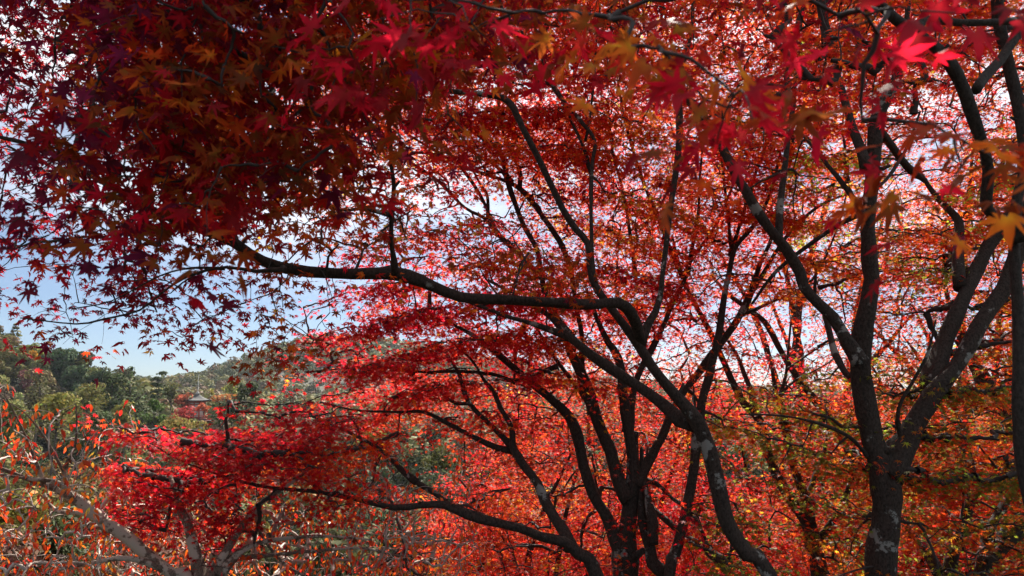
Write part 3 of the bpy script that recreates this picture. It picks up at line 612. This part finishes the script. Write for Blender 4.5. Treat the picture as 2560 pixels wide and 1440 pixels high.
t.stem(4.6, 4.4, [(160, 1180, 5.3), (110, 1090, 4.4), (60, 1030, 2.6), (10, 1000, 1.8)])
t.stem(5.2, 5.6, [(640, 1272, 7.0), (650, 1330, 6.2), (700, 1400, 6.2), (760, 1440, 5.3)], part='limb')
t.stem(5.3, 6.0, [(600, 1395, 7.9), (760, 1380, 7.0), (900, 1370, 6.2), (1000, 1390, 4.4), (1080, 1380, 2.6)])

# ------------------------------------------------------------------ hand sprays out to the trees
HUES = ['lime', 'olive', 'brown', 'purple', 'wine', 'crimson', 'red', 'scarlet', 'rust', 'orange', 'amber']
CLUMP = [None]                 # leaves of one clump turn colour together
def pick(ws):
    names = [h for h in HUES if h in ws]; p = np.array([max(0, ws[n]) for n in names], float); c = np.cumsum(p / p.sum())
    u = rng.uniform() if CLUMP[0] is None or rng.uniform() < .35 else min(.999, max(0, .5 + .95 * CLUMP[0] + rng.normal(0, .1)))
    return names[min(len(names) - 1, int(np.searchsorted(c, u)))]
ph = rng.uniform(0, 6.28, 8)
def lowf(x, y, s=1): return math.sin(x * .006 * s + ph[0] + 1.7 * math.sin(y * .004 * s + ph[1])) + math.sin(y * .008 * s + ph[2] + 1.5 * math.sin(x * .005 * s + ph[3]))
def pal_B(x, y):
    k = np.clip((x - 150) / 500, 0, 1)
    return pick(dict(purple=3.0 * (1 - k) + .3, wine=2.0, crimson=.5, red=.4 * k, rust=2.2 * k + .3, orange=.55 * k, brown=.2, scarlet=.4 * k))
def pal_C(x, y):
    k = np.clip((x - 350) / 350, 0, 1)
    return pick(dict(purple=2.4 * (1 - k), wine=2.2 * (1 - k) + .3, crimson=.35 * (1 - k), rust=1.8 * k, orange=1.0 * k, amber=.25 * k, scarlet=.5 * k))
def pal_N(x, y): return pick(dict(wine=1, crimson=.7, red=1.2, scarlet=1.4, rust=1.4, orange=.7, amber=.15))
def pal_D(x, y):
    v = lowf(x, y)
    if x < 1350 and y > 640:
        o = np.clip((x - 750) / 300, 0, 1) * np.clip((y - 980) / 80, 0, 1)
        return pick(dict(crimson=2.6 * (1 - o) + .3, red=2.2, scarlet=.8 + 1.6 * o + max(0, v) * .4, orange=.7 * o + .1, wine=.5 * (1 - o)))
    if x > 1740 and y > 920:
        return pick(dict(olive=3.4, lime=.6, rust=.7, orange=1.2, scarlet=.9, red=.4, amber=.5))
    if x > 1950 and y > 330:
        return pick(dict(olive=1.0 + .4 * max(-1, v), lime=.3, orange=1.5, scarlet=1.9, red=.9, amber=.3))
    return pick(dict(red=2.0, scarlet=2.6 + .8 * max(0, v), orange=1.1 + .6 * max(0, v), crimson=.6 + .6 * max(0, -v), wine=.2, amber=.12))
def pal_E(x, y):
    v = lowf(x + 300, y, 1.3)
    if x > 2050: return pick(dict(orange=1.2 + max(0, v), scarlet=2, red=1.4, crimson=.4 + max(0, -v), olive=.5, amber=.3))
    return pick(dict(red=3.0, scarlet=2.0, crimson=1.6 + .8 * max(0, -v), orange=.45 + .5 * max(0, v), amber=.06))
A_F, A_M, A_L = poly_area(T_FINE), poly_area(T_MID), poly_area(T_LOW)
DENS = [0, .10, .22, .40, .62, .9, 1.25, 1.6, 2.0, 2.5]
def counter(area, s, k, gain=1.0):
    return lambda v, d: gain * DENS[v] * 64 * 64 / (area * s * s * (FPX / d) ** 2 * .55) / k
def nearest_assign(pts, pal, keys, snap=0.0, clump=0.0):
    sk = [np.vstack([Q[::3, :3] for Q, _, _ in TR[k].paths]) for k in keys]
    for x, y, d in pts:
        p = P(x, y, d)
        if snap:
            wv = .25 * math.sin(p[0] * 1.1 + p[1] * .7) + .2 * math.sin(p[1] * 1.7 - p[0] * .6)
            z = (p[2] + wv) / .34; f = z - math.floor(z); p[2] -= snap * .34 * (f - .5)
        if clump:            # leaf pads with gaps between them
            if noise.noise(Vector((p[0] * 1.0, p[1] * .9, p[2] * 2.4))) + .5 * noise.noise(Vector((p[0] * 3 + 9, p[1] * 2.4, p[2] * 5))) < rng.uniform(-.5, .3) * clump - .02: continue
            CLUMP[0] = noise.noise(Vector((p[0] * .9 + 30, p[1] * .9, p[2] * 1.8)))
        b = [np.min(((a - p) ** 2).sum(1)) for a in sk]
        TR[keys[int(np.argmin(b))]].spr.append((*p, pal(x, y)))
    CLUMP[0] = None
S_OV, S_LEAN, S_D, S_E = .041, .042, .040, .040
K_B, K_C, K_D, K_E = 7, 9, 14, 20
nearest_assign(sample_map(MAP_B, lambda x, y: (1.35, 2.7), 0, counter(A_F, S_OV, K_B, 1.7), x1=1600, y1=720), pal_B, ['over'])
for cx, cy, rx, ry, n, d0, d1, pw in [
    (1980, 270, 150, 70, 5, .72, .95, dict(wine=1, crimson=1, rust=2, scarlet=1)), (2200, 40, 170, 60, 6, .75, 1.0, dict(wine=1.5, crimson=1, scarlet=1)),
    (2420, 390, 90, 70, 5, .78, 1.0, dict(wine=1, rust=2, scarlet=1.5, orange=.7)), (1680, 110, 100, 60, 4, .75, 1.0, dict(orange=1.5, red=1, rust=1)),
    (1780, 360, 60, 40, 2, .8, 1.0, dict(scarlet=1, wine=1)), (1000, 60, 140, 60, 5, .9, 1.2, dict(wine=2, crimson=2)), (1330, 40, 160, 50, 3, 1.0, 1.3, dict(crimson=1, rust=1)),
    (1940, 20, 120, 40, 3, .8, 1.0, dict(scarlet=1, red=1, wine=1)), (1200, 300, 60, 40, 2, 1.3, 1.6, dict(rust=1, orange=1)), (1560, 60, 90, 40, 3, .9, 1.2, dict(orange=1, rust=1))]:
    for _ in range(n):
        q = P(cx + rng.normal(0, rx * .6), cy + rng.normal(0, ry * .6), rng.uniform(d0, d1)); TR['over'].spr.append((*q, pick(pw)))
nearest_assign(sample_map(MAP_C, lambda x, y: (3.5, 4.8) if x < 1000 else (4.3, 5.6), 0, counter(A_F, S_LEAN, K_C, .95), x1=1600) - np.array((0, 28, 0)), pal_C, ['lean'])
# the same crowns go on unseen above the frame, added to shade the near leaves
up_map = np.column_stack([rng.uniform(-700, 2600, 2100), rng.uniform(-900, -60, 2100), rng.uniform(1.6, 5.0, 2100)])
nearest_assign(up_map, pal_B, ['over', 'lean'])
def dD(x, y):
    if x < 900 and y > 1000: return (4.9, 6.0)
    if x < 1000 and y > 600: return (5.8, 7.6)
    if x > 1740 and y > 940: return (5.2, 7.7)
    return (5.9, 8.9)
nearest_assign(sample_map(MAP_D, dD, 0, lambda v, d: counter(A_M, S_D, K_D, 3.0 if v > 5 else 2.3)(v, d)), pal_D, ['lean', 'multi', 'slim', 'low', 'fork', 'pair', 'rightlow', 'rightthin', 'edge'], .8, .75)
nearest_assign(sample_map(MAP_E, lambda x, y: (9, 13.5) if y > 850 else (10, 15.5), 0, counter(A_L, S_E, K_E, 2.9)), pal_E, ['b1', 'b2', 'b3', 'b4', 'b5', 'b6', 'b7'], .85, 1.15)
nearest_assign(sample_map(MAP_N, lambda x, y: (3.2, 4.9), 0, counter(A_F, S_LEAN, K_C, 1.1), x0=1400, x1=2816), pal_N, ['edge'], .4, .7)
ch = sample_map(MAP_CH, lambda x, y: (4.1, 5.2) if x < 230 else (5.4, 7.4), 14, lambda v, d: 2.6 * v, x0=-192)
for x, y, d in ch: TR['cherry'].spr.append((*P(x, y, d), pick(dict(scarlet=2.6, orange=1.8, red=.5, amber=.3, brown=.1))))

for k, t in TR.items():
    if k == 'over': t.finish(T_FINE, S_OV, 7, .12, .5, .0014, .55, .75)
    elif k == 'cherry': t.finish(T_OVAL, .050, 2.4, .07, .7, .0023, 1.6, .7)
    elif k == 'lean': t.finish(T_FINE, S_LEAN, 11, .15, .4, .0016, .5, .5)
    elif k[0] == 'b': t.finish(T_LOW, S_E * 1.08, K_E, .22, .3, .0024, .4, .36)
    else: t.finish(T_MID, S_D, K_D, .17, .33, .0029, .45, .42)

# ------------------------------------------------------------------ forest trees
def blob_crown(seed, rx, h, nl=16, q=62, qs=.55, conif=False, gaps=.0):
    g = np.random.default_rng(seed); Vs = []; N = []; sz = []
    if not conif:
        for i in range(nl):
            a = g.uniform(0, 6.28); u = g.uniform(0, 1) ** .6; zz = g.uniform(.25, .92)
            rmax = rx * math.sqrt(max(.05, 1 - ((zz - .5) / .55) ** 2))
            c = np.array((math.cos(a) * rmax * u * .75, math.sin(a) * rmax * u * .75, h * zz)); lr = rx * g.uniform(.28, .46)
            n = g.normal(0, 1, (q, 3)); n[:, 2] = n[:, 2] * .9 + .25; n /= np.linalg.norm(n, axis=1)[:, None]
            Vs.append(c + n * lr * g.uniform(.8, 1.08, (q, 1)) * np.array((1, 1, .8))); N.append(n); sz += [qs * g.uniform(.6, 1.3)] * q
    else:
        for i in range(nl):
            f = (i + .5) / nl; zz = h * (.12 + .86 * f); rr = rx * (1 - f) ** .85 + .25
            nb = max(4, int(9 * (1 - f) + 3))
            for b in range(nb):
                a = 6.28 * b / nb + g.uniform(0, .6); ln = rr * g.uniform(.7, 1.1); m = max(4, int(q * .16 * ln / rx) + 2)
                t = np.sqrt(g.uniform(.02, 1, m)); p = np.column_stack([np.cos(a) * ln * t, np.sin(a) * ln * t, zz - .28 * ln * t + g.normal(0, .12, m)])
                p[:, :2] += g.normal(0, .16 * rr * .5, (m, 2)); Vs.append(p); n = np.column_stack([np.cos(a) * .4 + g.normal(0, .3, m), np.sin(a) * .4 + g.normal(0, .3, m), np.ones(m)]); N.append(n); sz += [qs * g.uniform(.6, 1.2)] * m
    return np.vstack(Vs), np.vstack(N), np.array(sz)
def crown_mesh(name, Pn, N, sz, base_col, mat, g, var=.28):
    n = len(Pn); N = N + g.normal(0, .28, N.shape); N /= np.linalg.norm(N, axis=1)[:, None]
    u = np.cross(N, g.normal(0, 1, N.shape)); u /= np.linalg.norm(u, axis=1)[:, None]; v = np.cross(N, u)
    ang = np.arange(5) * 2 * math.pi / 5; rad = g.uniform(.45, 1.25, (n, 5)) * (sz * .62)[:, None]
    V = Pn[:, None] + rad[..., None] * (np.cos(ang)[None, :, None] * u[:, None] + np.sin(ang)[None, :, None] * v[:, None])
    V += g.normal(0, .08, V.shape) * sz[:, None, None]
    col = np.clip(np.array(base_col) * np.exp(g.normal(0, var, (n, 1))) * np.exp(g.normal(0, var * .3, (n, 3))), .004, .8)
    return V.reshape(-1, 3), np.arange(n * 5), np.arange(n) * 5, np.repeat(col, 5, 0)
GREEN, DGREEN, OLIVE, YEL, ORG, RED, BROWN = (.13, .135, .045), (.06, .078, .034), (.19, .175, .045), (.26, .22, .05), (.36, .14, .04), (.38, .06, .03), (.15, .10, .055)
TPL = {}
def template(key, seed, rx, h, col, conif=False, nl=16, q=62, qs=.55):
    g = np.random.default_rng(seed + 100); Pn, N, sz = blob_crown(seed, rx, h, nl, q, qs, conif)
    V, lo, st, co = crown_mesh(key, Pn, N, sz, col, M_FAR, g)
    o = mesh_obj('crown_' + key, V, lo, st, M_FAR, None, co); me = o.data; bpy.data.objects.remove(o)
    mb = MB(); z = np.linspace(-1.0, h * .75, 6); mb.tube(np.column_stack([.1 * np.sin(z), .1 * np.cos(z), z]), np.linspace(.035 * h, .008 * h, 6), 7)
    o = mb.build('trunk_' + key, M_TRUNKF); mt = o.data; bpy.data.objects.remove(o)
    TPL[key] = (me, mt, h, rx)
for i in range(4): template('oak%d' % i, 10 + i, 3.6, 8.0 + i * .7, (GREEN, DGREEN, GREEN, OLIVE)[i], nl=24, q=120, qs=.46)
template('cedar0', 30, 3.2, 13, DGREEN, True, 15, 60, .75); template('cedar1', 31, 3.6, 12, GREEN, True, 13, 70, .8)
template('yellow', 40, 2.8, 6, YEL, nl=14, q=60, qs=.5); template('orange', 41, 3.0, 6, ORG, nl=14, q=60, qs=.5); template('red', 42, 3.4, 6, RED, nl=16, q=70, qs=.45); template('brown', 43, 3, 7, BROWN, nl=14, q=50, qs=.45); template('olive', 44, 3, 6.5, OLIVE, nl=16, q=66, qs=.5)
def forest_tree(key, x, y, sc, label, group=None, name='forest_tree', parts=True, zoff=0, cat='tree', wide=1.0):
    me, mt, h, rx = TPL[key]; z = float(height(x, y)) + zoff
    e = empty(name, (x, y, z), label, cat, group); e.rotation_euler = (0, 0, rng.uniform(0, 6.28)); e.scale = (sc * wide, sc * wide, sc)
    c = bpy.data.objects.new('crown', me); C.objects.link(c); c.parent = e
    if parts: q = bpy.data.objects.new('trunk', mt); C.objects.link(q); q.parent = e
    return e
def at_px(px, d): return (px - 1280) / FPX * d / (math.cos(PITCH))
# wood on the left hill and down into the valley
n = 0
used = []
def clear(x, y, r):
    for a, b in used:
        if (a - x) ** 2 + (b - y) ** 2 < r * r: return False
    used.append((x, y)); return True
for _ in range(4000):
    if n >= 190: break
    y = rng.uniform(105, 245); px = rng.uniform(-260, 520); x = at_px(px, y)
    if px > 330 and y > 150: continue
    if not clear(x, y, 4.6): continue
    key = rng.choice(['oak0', 'oak1', 'oak2', 'oak3', 'cedar1', 'brown'], p=[.3, .26, .24, .11, .06, .03])
    forest_tree(key, x, y, rng.uniform(.8, 1.2), 'rounded evergreen tree packed among others in the wood covering the left hillside', 'evergreen trees of the left hillside wood', 'hillside_tree', parts=False); n += 1
n = 0
for _ in range(4000):
    if n >= 150: break
    y = rng.uniform(46, 150); px = rng.uniform(560, 2760); x = at_px(px, y)
    if not clear(x, y, 5.2): continue
    key = rng.choice(['oak0', 'oak1', 'oak2', 'oak3', 'cedar0', 'olive'], p=[.22, .36, .2, .08, .08, .06])
    forest_tree(key, x, y, rng.uniform(.9, 1.3), 'dark evergreen tree down in the shaded valley, seen between the red maples', 'dark evergreens down in the valley', 'valley_tree', parts=False); n += 1
def spot(kind, px, topy, d, wpx, hpx, col, label, name='forest_tree', cat='tree'):
    """a single tree: top, width and crown height as they show at d metres, trunk down to the slope"""
    x = at_px(px, d); z = float(height(x, d)); top = P(px, topy, d)[2]; rx = .5 * wpx * d / FPX; h = hpx * d / FPX; g = np.random.default_rng(int(px * 7 + topy))
    e = empty(name, (x, d, z), label, cat); qs = 6.5 * d / FPX; conif = kind == 'conifer'
    nq = 3.2 * wpx * hpx / 30
    nl = 14 if conif else int(np.clip(nq / 60, 10, 26))
    Pn, N, sz = blob_crown(int(px + topy), rx, h, nl, (nq / nl * (1 if not conif else .9)).__int__(), qs, conif)
    if kind == 'pine':
        lay = np.floor(Pn[:, 2] / h * 6) / 6 * h; Pn[:, 2] = lay + (Pn[:, 2] - lay) * .45; N[:, 2] += .8
    Pn[:, 2] += top - z - h
    V, lo, st, co = crown_mesh('crown', Pn, N, sz, col, M_SPOT, g); mesh_obj('crown', V, lo, st, M_SPOT, e, co)
    zz = np.linspace(-.3, max(.5, top - z - h * .25), 8); mb = MB(); r0 = max(.12, rx * .07)
    mb.tube(np.column_stack([.04 * rx * np.sin(zz * .8), .04 * rx * np.cos(zz * .6), zz]), np.linspace(r0, r0 * .3, 8), 7)
    for k in range(5):
        a = 1.26 * k + g.uniform(0, 1); z0 = top - z - h * g.uniform(.55, .95); L_ = rx * .7
        mb.tube([(0, 0, max(.2, z0)), (.5 * L_ * math.cos(a), .5 * L_ * math.sin(a), max(.2, z0) + .22 * h), (L_ * math.cos(a), L_ * math.sin(a), max(.2, z0) + .34 * h)], [r0 * .5, r0 * .35, r0 * .12], 5)
    mb.build('trunk', M_TRUNKF, e); return e
spot('conifer', 345, 912, 125, 135, 125, DGREEN, 'broad dark conifer with feathery top left of the pagoda', 'conifer_tree', 'conifer')
spot('oak', 303, 932, 118, 84, 100, DGREEN, 'rounded dark green tree leaning against the broad conifer on its left')
spot('pine', 415, 920, 150, 58, 90, DGREEN, 'upright dark pine against the sky between conifer and pagoda', 'pine_tree', 'pine')
spot('oak', 448, 956, 172, 60, 70, GREEN, 'grey-green tree directly left of the pagoda roof')
spot('oak', 476, 984, 162, 52, 50, (.40, .10, .05), 'salmon red maple touching the left side of the pagoda roof', 'maple_tree', 'maple tree')
spot('oak', 490, 1022, 152, 74, 40, (.36, .05, .045), 'crimson maple in front of the pagoda wall', 'maple_tree', 'maple tree')
spot('oak', 530, 1011, 154, 34, 24, (.42, .10, .04), 'small orange-red maple at the right corner of the pagoda', 'maple_tree', 'maple tree')
spot('oak', 578, 987, 185, 62, 26, ORG, 'orange tree right behind the pagoda')
spot('oak', 546, 973, 210, 14, 16, YEL, 'small golden tree just right of the pagoda spire')
spot('oak', 598, 958, 200, 50, 40, (.24, .25, .06), 'pale yellow-green tree right of the pagoda')
spot('oak', 632, 955, 120, 70, 90, DGREEN, 'dark tree beside the crimson maple pad right of the pagoda')
spot('oak', 580, 1005, 110, 110, 70, DGREEN, 'dark green tree below the orange one right of the pagoda')
spot('oak', 408, 1002, 100, 60, 66, (.07, .11, .03), 'bright green rounded tree below the dark pine')
spot('oak', 345, 1008, 92, 90, 70, (.17, .16, .045), 'yellowish bushy tree below the broad conifer')
spot('oak', 245, 962, 110, 90, 80, (.14, .13, .04), 'yellow-tinged tree left of the broad conifer')
spot('conifer', 125, 925, 125, 110, 110, (.10, .095, .04), 'feathery olive conifer in front of the hillside wood', 'conifer_tree', 'conifer')
spot('oak', 102, 878, 150, 24, 26, (.42, .22, .03), 'single orange tree high on the left hillside')
spot('oak', 5, 948, 115, 46, 60, (.30, .13, .06), 'orange-brown tree at the left edge below the hillside wood')
spot('oak', 42, 962, 108, 60, 60, (.15, .11, .08), 'greyish brown thinning tree at the left edge')
spot('oak', 60, 1010, 72, 130, 110, GREEN, 'dark green tree behind the cherry twigs at the left edge')
spot('oak', 175, 985, 80, 130, 100, OLIVE, 'olive green tree behind the cherry twigs')
spot('oak', 265, 1035, 66, 120, 100, DGREEN, 'very dark tree below the yellowish bushy one')
spot('oak', 480, 1048, 80, 120, 50, (.22, .17, .05), 'ochre yellow tree top showing above the left crimson pad')
spot('oak', 940, 1075, 62, 80, 50, (.26, .21, .05), 'golden yellow shrubby tree in the dark valley')
spot('oak', 925, 1040, 72, 100, 60, (.14, .12, .09), 'grey twiggy tree behind the golden one in the valley')
spot('oak', 1110, 1105, 52, 110, 70, (.10, .10, .035), 'olive tree at the right side of the valley opening')
spot('oak', 850, 1115, 50, 110, 80, (.07, .08, .03), 'mid green tree at the left side of the valley opening')
spot('oak', 1185, 1040, 70, 90, 130, (.15, .16, .09), 'pale grey-green sunlit tree at the right of the valley opening')
spot('oak', 1725, 1192, 40, 110, 100, (.10, .11, .07), 'grey-green rounded tree seen between the slim and leaning maples')
spot('oak', 1655, 1222, 30, 70, 66, (.09, .15, .02), 'fresh green rounded bush behind the slim twin stems')
spot('oak', 1330, 985, 140, 100, 50, (.10, .12, .04), 'sunlit green tree top above the red maples at centre')

# shrubs at lower left
def shrub(key, px, topy, d, seed, rx, h, col, label, q=150, qs=.11, conif=False, nl=22):
    x = at_px(px, d); top = P(px, topy, d)[2]; z = float(height(x, d)); g = np.random.default_rng(seed)
    e = empty(key, (x, d, z), label, 'shrub')
    Pn, N, sz = blob_crown(seed, rx, h, nl, q, qs, conif); Pn[:, 2] += max(0, top - z - h)
    V, lo, st, co = crown_mesh('crown', Pn, N, sz, col, M_SHRUB, g, .35); mesh_obj('crown', V, lo, st, M_SHRUB, e, co)
    mb = MB()
    for k in range(4):
        a = k * 1.6; zt = max(0, top - z - h) + h * .6; mb.tube([(0, 0, -.1), (.1 * math.cos(a), .1 * math.sin(a), zt * .4), (rx * .45 * math.cos(a), rx * .45 * math.sin(a), zt)], [.05, .035, .012], 6)
    mb.build('stem', M_TRUNKF, e, True)
shrub('shrub', 40, 1195, 12, 71, .95, 2.6, OLIVE, 'dark olive shrub at the lower left edge behind cherry branches', 260, .075)
shrub('shrub', 160, 1300, 13, 72, 1.1, 1.8, DGREEN, 'low dark green shrub beside the olive one at lower left', 200, .08)
shrub('shrub', 260, 1180, 16, 73, 1.6, 2.4, (.16, .11, .05), 'brownish thinning shrub behind the pale cherry limb', 120, .09)
shrub('shrub', 20, 1330, 9, 74, .8, 1.0, (.15, .09, .06), 'twiggy purplish brown shrub at the bottom left corner', 160, .05)
shrub('shrub', 420, 1330, 11, 75, 1.3, 1.6, (.17, .10, .05), 'russet brown shrub under the cherry limbs', 160, .06)

def mass(name, label, pts, rx, h, nq, cols, qs):
    Vs, Ns, Ss, Cs = [], [], [], []
    for x, y in pts:
        s = rng.uniform(.8, 1.25); n = rng.normal(0, 1, (nq, 3)); n[:, 2] = np.abs(n[:, 2]) * .9 + .1; n /= np.linalg.norm(n, axis=1)[:, None]
        p = n * np.array((rx, rx, h * .55)) * s * rng.uniform(.75, 1.06, (nq, 1)) + np.array((x, y, float(height(x, y)) + h * .42 * s))
        Vs.append(p); Ns.append(n); Ss.append(np.full(nq, qs * s)); Cs.append(np.tile(np.array(cols[rng.integers(len(cols))]) * rng.uniform(.75, 1.3), (nq, 1)))
    Pn, N, sz, co = np.vstack(Vs), np.vstack(Ns), np.concatenate(Ss), np.vstack(Cs)
    V, lo, st, c2 = crown_mesh(name, Pn, N, sz, (1, 1, 1), M_SHRUB, rng, .22)
    c2 = c2[:, :3] * np.repeat(co, 5, 0)
    return tag(mesh_obj(name, V, lo, st, M_SHRUB, None, np.clip(c2, .004, .8)), label, 'forest', None, 'stuff')
pts = [(at_px(p_, y_), y_) for p_, y_ in zip(rng.uniform(330, 700, 600), rng.uniform(172, 490, 600))]
for _ in range(2300):
    y = rng.uniform(138, 480); px = rng.uniform(420 if False else 640, 2800); pts.append((at_px(px, y), y))
mass('mid_forest', 'green mixed forest rolling across the middle distance', pts, 3.8, 8.5, 90, [GREEN, GREEN, DGREEN, OLIVE, BROWN], 1.05)
pts = []
for _ in range(3600):
    y = rng.uniform(480, 680); px = rng.uniform(200, 2700); pts.append((at_px(px, y), y))
mass('distant_forest', 'bluish forest clothing the far ridge', pts, 5.0, 10, 44, [GREEN, GREEN, DGREEN, OLIVE, BROWN], 2.0)
# ground cover on the slope
pts = np.column_stack([rng.uniform(-16, 12, 900), rng.uniform(7, 45, 900)])
mass('undergrowth', 'brown and olive undergrowth on the slope below the maples', pts, .9, .9, 60, [BROWN, (.12, .07, .05), (.2, .1, .05), (.17, .11, .08)], .13)

# ------------------------------------------------------------------ pagoda
def pagoda():
    d = 165.; x0 = at_px(512, d); eave = P(512, 1001, d)[2]; zg = float(height(x0, d)); base = zg - .2
    H = (eave - base) / 3.0
    root = empty('pagoda', (x0, d, base), 'three-storeyed vermilion pagoda with dark curved roofs among red maples', 'pagoda')
    root.rotation_euler = (0, 0, R(24))
    MV, MW, MR, MB_ = plain('vermilion_paint', (.42, .06, .03), .55, 4), plain('white_plaster', (.6, .57, .52), .8, 3, .1), plain('bark_shingle', (.05, .05, .052), .85, 6), plain('bronze', (.3, .3, .27), .45, 8)
    b = MB(); b.box(-3.4, 3.4, -3.4, 3.4, 0, .6); b.build('stone_base', plain('stone', (.3, .28, .25), .9, 5), root)
    for k in range(3):
        wv = 2.0 - .18 * k; ze = H * (k + 1); zb = .6 if k == 0 else H * k + .55; rw = 3.45 - .2 * k
        # body with posts, beams and plaster panels
        b = MB(); b.box(-wv, wv, -wv, wv, zb, ze - .25); b.build('wall', MW, root)
        p = MB()
        for sx_ in (-1, 1):
            for sy_ in (-1, 1): p.box(sx_ * wv - .17, sx_ * wv + .17, sy_ * wv - .17, sy_ * wv + .17, zb - .02, ze - .2)
        for q in (-.34, .34):
            for s_ in (-1, 1):
                p.box(q * wv - .13, q * wv + .13, s_ * wv - .1, s_ * wv + .1, zb - .01, ze - .23); p.box(s_ * wv - .1, s_ * wv + .1, q * wv - .13, q * wv + .13, zb - .01, ze - .23)
        for zz in (zb + .12, zb + (ze - zb) * .45, ze - .95, ze - .42):
            for s_ in (-1, 1):
                p.box(-wv - .2, wv + .2, s_ * wv - .12, s_ * wv + .12, zz - .12, zz + .12); p.box(s_ * wv - .118, s_ * wv + .118, -wv - .2, wv + .2, zz - .117, zz + .117)
        # bracket tiers
        for i_, e_ in enumerate((.3, .6, .95)):
            for s_ in (-1, 1):
                p.box(-wv - e_, wv + e_, s_ * (wv + e_) - .09, s_ * (wv + e_) + .09, ze - .34 + i_ * .1, ze - .22 + i_ * .1); p.box(s_ * (wv + e_) - .088, s_ * (wv + e_) + .088, -wv - e_, wv + e_, ze - .338 + i_ * .1, ze - .222 + i_ * .1)
        p.build('timber_frame', MV, root)
        if k:   # balcony railing
            r = MB(); rr = wv + .65; r.box(-rr - .1, rr + .1, -rr - .1, rr + .1, zb - .12, zb)
            for s_ in (-1, 1):
                for zz in (zb + .3, zb + .6): r.box(-rr, rr, s_ * rr - .05, s_ * rr + .05, zz, zz + .09); r.box(s_ * rr - .048, s_ * rr + .048, -rr, rr, zz + .002, zz + .088)
                for q in np.linspace(-1, 1, 6): r.box(q * rr - .06, q * rr + .06, s_ * rr - .06, s_ * rr + .06, zb, zb + .62); r.box(s_ * rr - .058, s_ * rr + .058, q * rr - .058, q * rr + .058, zb, zb + .618)
            r.build('railing', MV, root)
        # curved roof: square rings with upturned corners
        rise = 1.45 if k == 2 else .95; top = .25 if k == 2 else wv - .25
        mb = MB(); n_, m_ = 8, 32; V = []
        for i in range(n_ + 1):
            f = i / n_; rad = rw + (top - rw) * f; zc = rise * (f ** 1.7)
            for j in range(m_):
                a = 2 * math.pi * (j + .5) / m_; c, s_ = math.cos(a), math.sin(a); mm = max(abs(c), abs(s_)); cr = (min(abs(c), abs(s_)) / mm) ** 4
                V.append((c / mm * rad, s_ / mm * rad, ze + zc + .42 * cr * (1 - f) ** 2))
        F = [(i * m_ + j, i * m_ + (j + 1) % m_, (i + 1) * m_ + (j + 1) % m_, (i + 1) * m_ + j) for i in range(n_) for j in range(m_)]
        nV = len(V); V += [(a_ * .985, b_ * .985, c_ - .22) for a_, b_, c_ in V[:m_]]; V.append((0, 0, ze - .1))
        F += [(j, nV + j, nV + (j + 1) % m_, (j + 1) % m_) for j in range(m_)] + [(nV + j, nV + m_, nV + (j + 1) % m_) for j in range(m_)]
        F.append(tuple(n_ * m_ + j for j in range(m_)))
        mb.add(V, F); mb.build('roof', MR, root)
    f = MB(); zt = 3 * H + 1.4
    f.box(-.4, .4, -.4, .4, zt - .1, zt + .3); f.tube([(0, 0, zt), (0, 0, zt + .35), (0, 0, zt + .55), (0, 0, zt + 1), (0, 0, zt + 4.2)], [.4, .36, .15, .08, .05], 10)
    for i in range(9):
        zz = zt + .95 + i * .26; f.tube([(0, 0, zz), (0, 0, zz + .05), (0, 0, zz + .1)], [.2 - .008 * i, .26 - .011 * i, .2 - .008 * i], 12)
    f.tube([(0, 0, zt + 3.9), (0, 0, zt + 4.1), (0, 0, zt + 4.35)], [.05, .14, .02], 10)
    f.build('spire', MB_, root)
pagoda()

# ------------------------------------------------------------------ the air of the valley
def haze():
    mb = MB(); mb.box(-1010, 1010, -70, 1110, -62, 130)
    m, N, K, o = new_mat('valley_air'); v = N('ShaderNodeVolumePrincipled'); v.inputs['Density'].default_value = .00008
    v.inputs['Color'].default_value = (.72, .82, .95, 1); v.inputs['Anisotropy'].default_value = .2; K(v.outputs[0], o.inputs['Volume'])
    ob = mb.build('haze', m); tag(ob, kind='stuff')
USE_HAZE = True
if USE_HAZE: haze()
